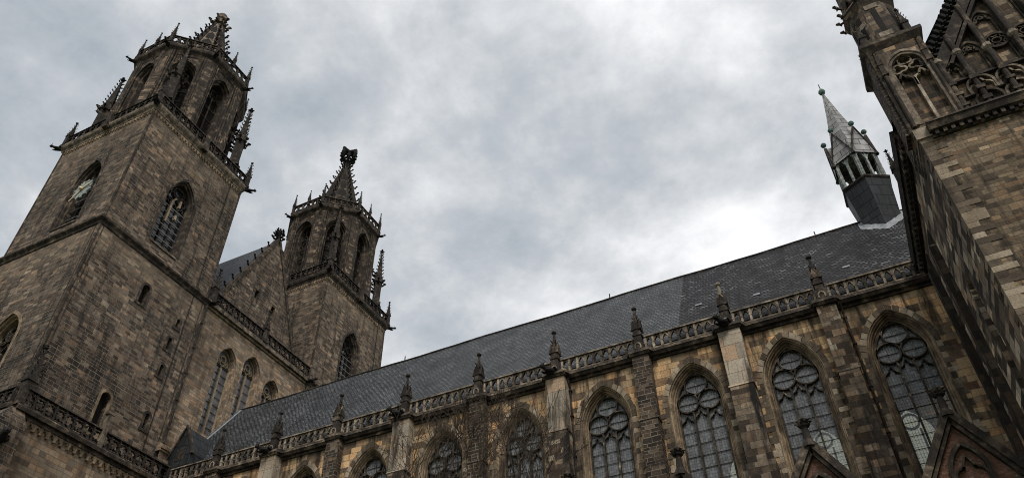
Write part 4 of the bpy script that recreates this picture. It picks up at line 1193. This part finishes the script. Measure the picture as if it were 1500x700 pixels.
# ================================================================== side aisle with a gable to every bay
AY = 37.5
sa_ = thing('side_aisle', 'low side aisle below the nave windows, its gables filled with red brick', 'church aisle', (-24, 41, 0))
FA = south(AY)
AX = [4.15, -2.05, -8.5, -14.7, -21.0]
g = G(); g.sheet(FA, [(-54, 0), (7.3, 0), (7.3, 14.6), (-54, 14.6)]); g.build('wall', 'nave', sa_)
for x in AX:
    hw, b, z = 3.05, 15.0, 19.75
    g = G(); g.sheet(FA, [(x - hw, b), (x + hw, b), (x, z)], d=-.25); g.sheet(FA, [(x - hw - .1, 14.4), (x + hw + .1, 14.4), (x + hw, b), (x - hw, b)])
    ga = g.build('gable', 'brickred', sa_)
    g = G()
    for s_ in (-1, 1):
        g.bar(FA, [(x + s_ * (hw + .2), b - .25), (x, z + .15)], .34, -.5, .22)
        g.bar(FA, [(x + s_ * (hw - .25), b - .05), (x, z - .35)], .16, -.3, .06)
    g.build('coping', 'trim', ga)
    g = G(); tr = []
    for (uc, w_, z0, zz_) in ((0, .75, 15, 17.0), (-1.55, .6, 15, 15.3), (1.55, .6, 15, 15.3)):
        g.bar(FA, arch(x + uc, w_, z0, zz_, w_ * 2.0, 8), .2, -.28, .05)
        g.bar(FA, trefoil_head(x + uc, w_ * .85, z0, zz_ - .15), .1, -.28, -.02)
    g.fbox(FA, x - hw, x + hw, -.3, .12, 14.85, 15.1)
    g.build('blind_tracery', 'bar', ga)
    g = G()
    g.lathe((x, AY - .05, 0), [(.34, z - .15), (.2, z + .25), (.13, z + .95), (.1, z + 1.05)], 8)
    for k_ in range(8):
        a = k_ * PI / 4; g.crocket((x + .08 * cos(a), AY - .05 + .08 * sin(a), z + .95), (cos(a), sin(a), .05), .27)
    g.lathe((x, AY - .05, 0), [(.1, z + 1.0), (.26, z + 1.15), (.26, z + 1.3), (.1, z + 1.42), (.05, z + 1.5)], 8)
    g.build('finial', 'lace', ga)
    g = G(); g.add([(x, AY + .3, z), (x, NY, z), (x - hw, AY + .3, b), (x - hw, NY, b), (x + hw, AY + .3, b), (x + hw, NY, b)], [(0, 1, 3, 2), (0, 4, 5, 1)])
    g.build('roof', 'oldslate', ga)
g = G(); g.box(-54, 7.2, AY + .1, NY - 1.2, 14.3, 14.9); g.build('gutter', 'lace', sa_)

# ================================================================== transept
TX = 7.25; TY = 30.85; TXR = 26.0
tr_ = thing('transept', 'tall transept with octagonal corner turret and richly traceried crocketed gable', 'church transept', (16, 40, 0))
FW, FS = west(TX), south(TY)
g = G(); g.sheet(FW, [(TY, 0), (52, 0), (52, 33.4), (TY, 33.4)], [arch(36.0, .65, 10, 24.6, 1.6, 8)], reveal=[.5]); g.build('west_wall', 'transw', tr_)
g = G(); g.sheet(FW, arch(36.0, .65, 10, 24.6, 1.6, 8), d=-.48); g.build('blind_lancet', 'dark', tr_)
g = G(); g.sheet(FS, [(TX, 0), (TXR, 0), (TXR, 30.9), (TX, 30.9)]); g.build('south_wall', 'trans', tr_)
g = G(); z = 5; alt = 0
while z < 30.5:
    h = .31 * rnd.choice((1, 1, 2)); ln = .85 if alt else .4; alt = 1 - alt
    g.box(TX - .03, TX + (.45 if alt else .95), TY - .03, TY + ln, z, z + h - .015); z += h
g.build('quoins', 'vous', tr_)
# pilaster strips on the west side, in darker masonry than the wall
for yy, wd, zt, pj in ((38.9, .28, 29.9, .4), (42.4, .3, 30.9, .38)):
    g = G(); g.fbox(FW, yy - wd, yy + wd, -.1, pj, 0, zt); g.hexa([FW(yy - wd, -.1, zt), FW(yy + wd, -.1, zt), FW(yy + wd, pj, zt), FW(yy - wd, pj, zt), FW(yy - wd * .4, -.1, zt + 1.3), FW(yy + wd * .4, -.1, zt + 1.3), FW(yy + wd * .4, .05, zt + 1.3), FW(yy - wd * .4, .05, zt + 1.3)])
    g.build('pilaster', 'darkstrip', tr_)
# west eaves
g = G(); g.fbox(FW, TY + 2.2, 52, 0, .2, 32.5, 32.8); g.fbox(FW, TY + 2.2, 52, 0, .5, 33.2, 33.75, .6); g.fbox(FW, TY + 2.2, 52, 0, .3, 32.8, 33.2, .4)
g.build('eaves_cornice', 'lace', tr_)
for i in range(24):
    u = TY + 2.4 + i * .5; g = G(); g.fbox(west(TX - .2), u, u + .18, 0, .2, 32.6, 33.1); g.build('corbel', 'bar', tr_)
g = G(); pinnacle_into(g, TX - .35, 37.4, 33.7, 3.0, .36, 0, 3); g.build('eaves_pinnacle', 'lace', tr_)
g = G(); g.add([(TX - .4, TY + 1, 33.7), (TX - .4, 52, 33.7), (16.6, 52, 47.0), (16.6, TY + 1, 47.0), (TXR, TY + 1, 33.7), (TXR, 52, 33.7)], [(0, 1, 2, 3), (3, 2, 5, 4)])
g.build('roof', 'oldslate', tr_)
# south cornice / gallery sill
g = G(); g.fbox(FS, TX + .55, TXR, 0, .15, 30.2, 30.4); g.fbox(FS, TX + .5, TXR, 0, .42, 30.5, 30.85, .55); g.fbox(FS, TX + .5, TXR, -.3, .6, 30.85, 31.05, .5)
g.build('south_cornice', 'trim', tr_)
for i in range(34):
    u = TX + .7 + i * .36; g = G(); g.fbox(FS, u, u + .17, 0, .32, 30.22, 30.5); g.build('corbel', 'lace', tr_)
g = G(); g.box(TX - .12, TX + .62, TY - .12, TY + 1.4, 30.4, 31.1); g.build('corner_block', 'palestone', tr_)
# corner turret: traceried square stage
tx0, tx1, ty0, ty1 = 7.02, 9.75, 30.75, 33.5
FT = south(ty0)
uc = 8.5
g = G()
g.sheet(FT, [(tx0, 31.0), (tx1, 31.0), (tx1, 38.0), (tx0, 38.0)], [arch(uc, 1.0, 31.3, 35.7, 1.25, 10)], reveal=[.35])
g.sheet(FT, arch(uc, 1.0, 31.3, 35.7, 1.25, 10), d=-.34)
g.sheet(east(tx1), [(ty0, 31.0), (ty1, 31.0), (ty1, 38), (ty0, 38)]); g.sheet(north(ty1), [(tx0, 31.0), (tx1, 31.0), (tx1, 38), (tx0, 38)])
ct = g.build('corner_turret', 'turret', tr_)
g = G(); g.sheet(west(tx0), [(ty0, 31.0), (ty1, 31.0), (ty1, 38), (ty0, 38)]); g.hexa([(TX, ty0 + .1, 30.0), (TX + .3, ty0 + .1, 30.0), (TX + .3, ty1, 30.0), (TX, ty1, 30.0), (tx0, ty0 + .01, 31.05), (TX + .3, ty0 + .01, 31.05), (TX + .3, ty1, 31.05), (tx0, ty1, 31.05)])
for z0_, z1_, a in ((31.0, 35.2, .2), (35.2, 37.8, .08)): g.fbox(west(tx0), ty0 + .15, ty0 + 1.2, -.05, a, z0_, z1_)
g.build('dark_side', 'dark', ct)
g = G()
for off, dd in ((0, .1), (.16, .04)): g.bar(FT, arch(uc, 1.0 - off, 31.3, 35.7, 1.25 - off, 10), .17, -.3, dd)
g.bar(FT, [(uc, 31.3), (uc, 34.9)], .14, -.34, -.1)
for s_ in (-1, 1):
    g.bar(FT, trefoil_head(uc + s_ * .46, .44, 34.2, 34.7), .12, -.34, -.08)
    g.bar(FT, foil(uc + s_ * .42, 35.75, .36, 3, PI / 2 - s_ * .3, 6), .11, -.34, -.1, True)
g.bar(FT, foil(uc, 36.35, .36, 4, PI / 4, 6), .11, -.34, -.1, True)
g.build('blind_tracery', 'gallery', ct)
g = G(); ring_course(g, tx0, tx1, ty0, ty1, [(0, 37.6), (.12, 37.8), (.25, 38.0), (.25, 38.25), (.0, 38.4), (-1.4, 38.5)]); g.build('turret_cornice', 'trim', ct)
oc = ((tx0 + tx1) / 2 + .08, (ty0 + ty1) / 2)
g = G(); g.lathe((oc[0], oc[1], 0), [(1.36, 38.3), (1.3, 42.0), (1.42, 42.2), (1.55, 42.5), (1.42, 42.8), (1.25, 43.0), (1.1, 47.0)], 8, PI / 8); oc_ = g.build('octagon', 'belfry', ct)
g = G()
for k_ in range(8):
    Fo = facing(oc, k_ * PI / 4, 1.31 * cos(PI / 8))
    g.bar(Fo, [(-.5, 42.3), (0, 43.5), (.5, 42.3)], .13, -.05, .12)
    g.bar(Fo, foil(0, 42.55, .26, 3, PI / 2, 5), .07, -.03, .1, True)
    a = (k_ + .5) * PI / 4
    for z in (42.5, 43.4): g.crocket((oc[0] + 1.38 * cos(a), oc[1] + 1.38 * sin(a), z), (cos(a), sin(a), 0), .34)
g.build('gablets', 'trim', oc_)
g = G()
for k_ in (5, 6, 7, 4): g.fbox(facing(oc, k_ * PI / 4, 1.31 * cos(PI / 8)), -.15, .15, -.05, .045, 39.2, 41.4)
g.build('slit', 'void', oc_)  # dark boxes on the wall face, painting the shade of narrow slits
for k_, z in ((6, 41.5), (6, 38.75), (5, 40.4), (5, 38.9)): g = G(); g.fbox(facing(oc, k_ * PI / 4, 1.31 * cos(PI / 8)), -.36, .34, -.05, .05, z, z + .4); g.build('patch_stone', 'palestone', oc_)
for sx_, sy_ in ((0, 0), (1, 0), (0, 1), (1, 1)):
    g = G(); pinnacle_into(g, tx0 + .25 + sx_ * (tx1 - tx0 - .5), ty0 + .25 + sy_ * (ty1 - ty0 - .5), 38.2, 2.6, .36, 0, 4); g.build('turret_pinnacle', 'lace', ct)
for u in (tx0 + .3, tx1 - .25):
    g = G(); g.tube([(u, ty0 - .06, 31.2), (u, ty0 - .06, 36.4)], .11, 7); pinnacle_into(g, u, ty0 - .06, 35.4, 2.2, .26, 0, 3)
    g.build('applied_shaft', 'trim', ct)
# gable wall with raking crockets
GXC, GB, GA = 16.6, 35.0, 45.4
FG = south(TY + .35)
g = G(); g.sheet(FG, [(tx1, 31.0), (TXR - 2, 31.0), (TXR - 2, GB), (GXC, GA), (tx1, GB)]); gm = g.build('gable', 'turret', tr_)
g = G(); g.bar(FG, [(tx1 - .1, GB - .3), (GXC, GA + .3)], .6, -.8, .35); g.bar(FG, [(tx1 + .5, GB - .3), (GXC, GA - .6)], .18, -.1, .5)
g.bar(FG, [(TXR - 2, GB - .3), (GXC, GA + .3)], .6, -.8, .35); g.build('raking_coping', 'lace', gm)
sl2 = Vector((GXC - tx1, 0, GA - GB)).normalized(); n2_ = Vector((-sl2.z, 0, sl2.x))
for i in range(26):
    p = Vector((tx1 - .1, TY + .1, GB - .3)) + sl2 * (.35 + i * .42) + n2_ * .3
    g = G(); g.crocket(p, n2_ + Vector((0, 0, -.35)), .5); g.build('crocket', 'black', gm)
# gallery rail, blind arcade, free shafts, wheel
g = G(); g.fbox(FG, tx1, TXR - 2, -.1, .25, 33.55, 33.75, .2); g.fbox(FG, tx1, TXR - 2, -.1, .2, 32.35, 32.45); g.build('gallery_rail', 'lace', gm)
g = G(); st = 1.32
for i in range(8):
    u = tx1 + .55 + st * (i + .5)
    g.bar(FG, arch(u, st * .45, 32.4, 32.9, st * .5, 6), .12, 0, .22); g.bar(FG, trefoil_head(u, st * .4, 32.45, 32.8), .09, 0, .15)
    g.bar(FG, arch(u, st * .45, 31.1, 31.8, st * .5, 6), .12, 0, .22)
g.build('gallery_arcade', 'gallery', gm)
for i, x in enumerate((9.75, 10.75, 12.05, 13.35, 14.65, 16.0)):
    zt = min(GB + (x - tx1) * (GA - GB) / (GXC - tx1) + .4, 42)
    g = G(); pts = [(x, TY - .05, 31.05), (x, TY - .05, zt)]
    g.tube(pts, .14, 8)
    for z in (31.5, 32.3, 33.1): g.box(x - .2, x + .2, TY - .22, TY + .35, z, z + .18 + .08 * (i % 2))
    sh = g.build('gable_shaft', 'lace' if i % 2 else 'trim', gm)
    g = G(); g.lathe((x, TY - .05, 0), [(.14, 34.9 + .3 * (i % 2)), (.24, 35.0 + .3 * (i % 2)), (.24, 35.2 + .3 * (i % 2)), (.14, 35.3 + .3 * (i % 2))], 8); g.build('shaft_ring', 'palestone', sh)
g = G(); gv = G()
for a, b in ((9.75, 10.75), (10.75, 12.05), (12.05, 13.35), (13.35, 14.65), (14.65, 16.0)):
    u = (a + b) / 2; zt = GB + (u - tx1) * (GA - GB) / (GXC - tx1); hw = (b - a) / 2 - .1
    zs2 = max(34.4, zt - 2.2)
    g.bar(FG, arch(u, hw, 33.75, zs2, hw * 1.6, 8), .16, 0, .25); g.bar(FG, arch(u, hw - .16, 33.75, zs2, hw * 1.6 - .16, 8), .08, 0, .14)
    g.bar(FG, trefoil_head(u, hw * .8, zs2 - .7, zs2 - .1), .1, 0, .16)
    if u > 11.9:
        g.bar(FG, circ(u, 35.6, hw * .95, 20), .14, 0, .2, True)
        for k_ in range(6): g.bar(FG, foil(u + hw * .55 * cos(k_ * PI / 3), 35.6 + hw * .55 * sin(k_ * PI / 3), hw * .28, 3, k_ * PI / 3, 5), .06, 0, .15, True)
        gv.sheet(FG, circ(u, 35.6, hw * .9, 20), d=.012)  # flat dark disc on the wall, shade of a recess put into colour
    g.bar(FG, foil(u, zs2 + .45, .3, 3, PI / 2, 5), .09, 0, .16, True)
g.build('blind_tracery', 'bar', gm); gv.build('wheel_shade_disc', 'void', gm)

# ================================================================== ridge turret
FX, FY = 7.15, 52.7
ft = thing('ridge_turret', 'slender lead and slate ridge turret with open belfry and green ball tip on nave roof', 'roof turret', (FX, FY, 42))
ph = -PI / 2
g = G(); g.lathe((FX, FY, 0), [(1.5, 40.0), (1.62, 43.8), (2.0, 47.1)], 6, ph); sh = g.build('shaft', 'leadsheet', ft)
g = G(); g.lathe((FX, FY, 0), [(1.98, 47.0), (2.12, 47.15), (2.14, 47.3), (1.8, 47.45)], 6, ph); g.build('sill_moulding', 'lace', ft)
g = G(); rz = lambda y: RIDGE_Z - abs(y - RIDGE_Y) * (RIDGE_Z - 32.9) / (RIDGE_Y - NY + .05)
o_ = []
for r_, up_ in ((2.0, .05), (1.72, .1), (1.62, .32)):
    for k_ in range(36):
        a = ph + k_ * PI / 18; q_ = cos(PI / 6) / cos((k_ * PI / 18) % (PI / 3) - PI / 6)
        y_ = FY + r_ * q_ * sin(a); o_.append((FX + r_ * q_ * cos(a), y_, rz(y_) + up_ + .03 * sin(k_ * 2.7)))
g.add(o_, [(j * 36 + k_, j * 36 + (k_ + 1) % 36, (j + 1) * 36 + (k_ + 1) % 36, (j + 1) * 36 + k_) for j in range(2) for k_ in range(36)])
g.build('flashing', 'lead', ft)
g = G(); ap6 = 1.85 * cos(PI / 6); fw6 = 1.85 * sin(PI / 6)
for k_ in range(6):
    a = ph + (k_ + .5) * PI / 3; Fk = facing((FX, FY), a, ap6)
    for u in (-fw6, -fw6 / 3 * .0, fw6): g.bar(Fk, [(u, 47.3), (u, 51.2)], .2 if abs(u) > .1 else .17, -.22, 0)
    for s_ in (-1, 1): g.bar(Fk, [(s_ * fw6, 49.5), (s_ * fw6 * .75, 50.05), (s_ * fw6 * .5, 50.3), (s_ * fw6 * .25, 50.05), (0, 49.5)], .12, -.2, -.02)
g.build('belfry_post', 'vpost', ft)
g = G()
for k_ in range(3):
    a = ph + (k_ + .5) * PI / 3
    g.tube([(FX + 1.5 * cos(a), FY + 1.5 * sin(a), 48.4), (FX - 1.5 * cos(a), FY - 1.5 * sin(a), 49.6)], .07, 5)
    g.tube([(FX + 1.5 * cos(a), FY + 1.5 * sin(a), 49.6), (FX - 1.5 * cos(a), FY - 1.5 * sin(a), 49.4)], .08, 5)
g.build('inner_brace', 'wood', ft)
g = G(); g.lathe((FX, FY, 0), [(1.9, 50.5), (1.8, 51.0), (1.35, 53.1), (.62, 57.0), (.12, 60.1), (.05, 60.2)], 6, ph, cap=True); sp = g.build('spire', 'spireslate', ft)
for k_ in range(6):
    a = ph + (k_ + .5) * PI / 3; Fk = facing((FX, FY), a, ap6)
    g = G(); g.add([Fk(-fw6 - .12, .12, 50.15), Fk(fw6 + .12, .12, 50.15), Fk(0, .12, 53.3), Fk(0, -1.2, 53.3), Fk(-fw6 - .12, -.9, 50.15), Fk(fw6 + .12, -.9, 50.15)], [(0, 1, 2), (0, 2, 3, 4), (1, 5, 3, 2)])
    gb_ = g.build('gablet', 'spireslate', ft)
    g = G(); g.bar(Fk, [(-fw6 - .2, 49.95), (0, 53.4)], .1, -.05, .2); g.bar(Fk, [(fw6 + .2, 49.95), (0, 53.4)], .1, -.05, .2); g.build('verge', 'lace', gb_)
    g = G(); p = Fk(0, .1, 53.3); g.lathe((p[0], p[1], p[2]), [(.05, 0), (.05, .3), (.2, .4), (.26, .55), (.2, .7), (.03, .78)], 8); g.build('ball', 'verd', gb_)
g = G(); g.lathe((FX, FY, 0), [(.06, 60.0), (.06, 60.2), (.24, 60.32), (.32, 60.55), (.24, 60.78), (.05, 60.9), (.04, 61.7), (.01, 61.75)], 10); g.build('tip_ball', 'verd', ft)

# ================================================================== bare tree
TP = Vector((-14.6, 27.0, 0))
bt = thing('bare_tree', 'leafless tree with thin tangled twigs in front of the nave windows', 'tree', TP)
g = G(); tw = G(); r2 = random.Random(31)


def grow(p, d, ln, rad, depth):
    n = 4; pts = [p]; rr = [rad]
    for i in range(n):
        d = (d + Vector((r2.gauss(0, .13), r2.gauss(0, .13), r2.gauss(.03, .08)))).normalized()
        p = p + d * ln / n; pts.append(p); rr.append(max(rad * (1 - .34 * (i + 1) / n), .009))
    (g if rad > .03 else tw).tube(pts, rr, 7 if rad > .06 else (5 if rad > .02 else 3))
    if depth == 0: return
    k_ = 3 if depth > 1 else 4
    for i in range(k_):
        j = r2.choice((2, 3, 4)) if i else 4
        ax = d.orthogonal().normalized(); ax.rotate(Matrix.Rotation(r2.uniform(0, 6.28), 3, d))
        nd = d.copy(); nd.rotate(Matrix.Rotation(r2.uniform(.3, .85), 3, ax))
        nd = (nd + Vector((0, 0, .16))).normalized()
        grow(pts[j], nd, ln * r2.uniform(.6, .82), max(rr[j] * .6, .011), depth - 1)


g.tube([TP, TP + Vector((.1, 0, 4)), TP + Vector((0, .1, 8.2)), TP + Vector((.05, 0, 11.0))], [.34, .27, .22, .17], 10)
for i in range(8):
    a = i * 2 * PI / 8 + .4; z = 8.0 + .38 * i
    grow(TP + Vector((.03, 0, z)), Vector((cos(a) * .62, sin(a) * .62, .95)).normalized(), 3.4, .1, 5)
g.build('trunk', 'wood', bt, True); tw.build('twigs', 'wood', bt)
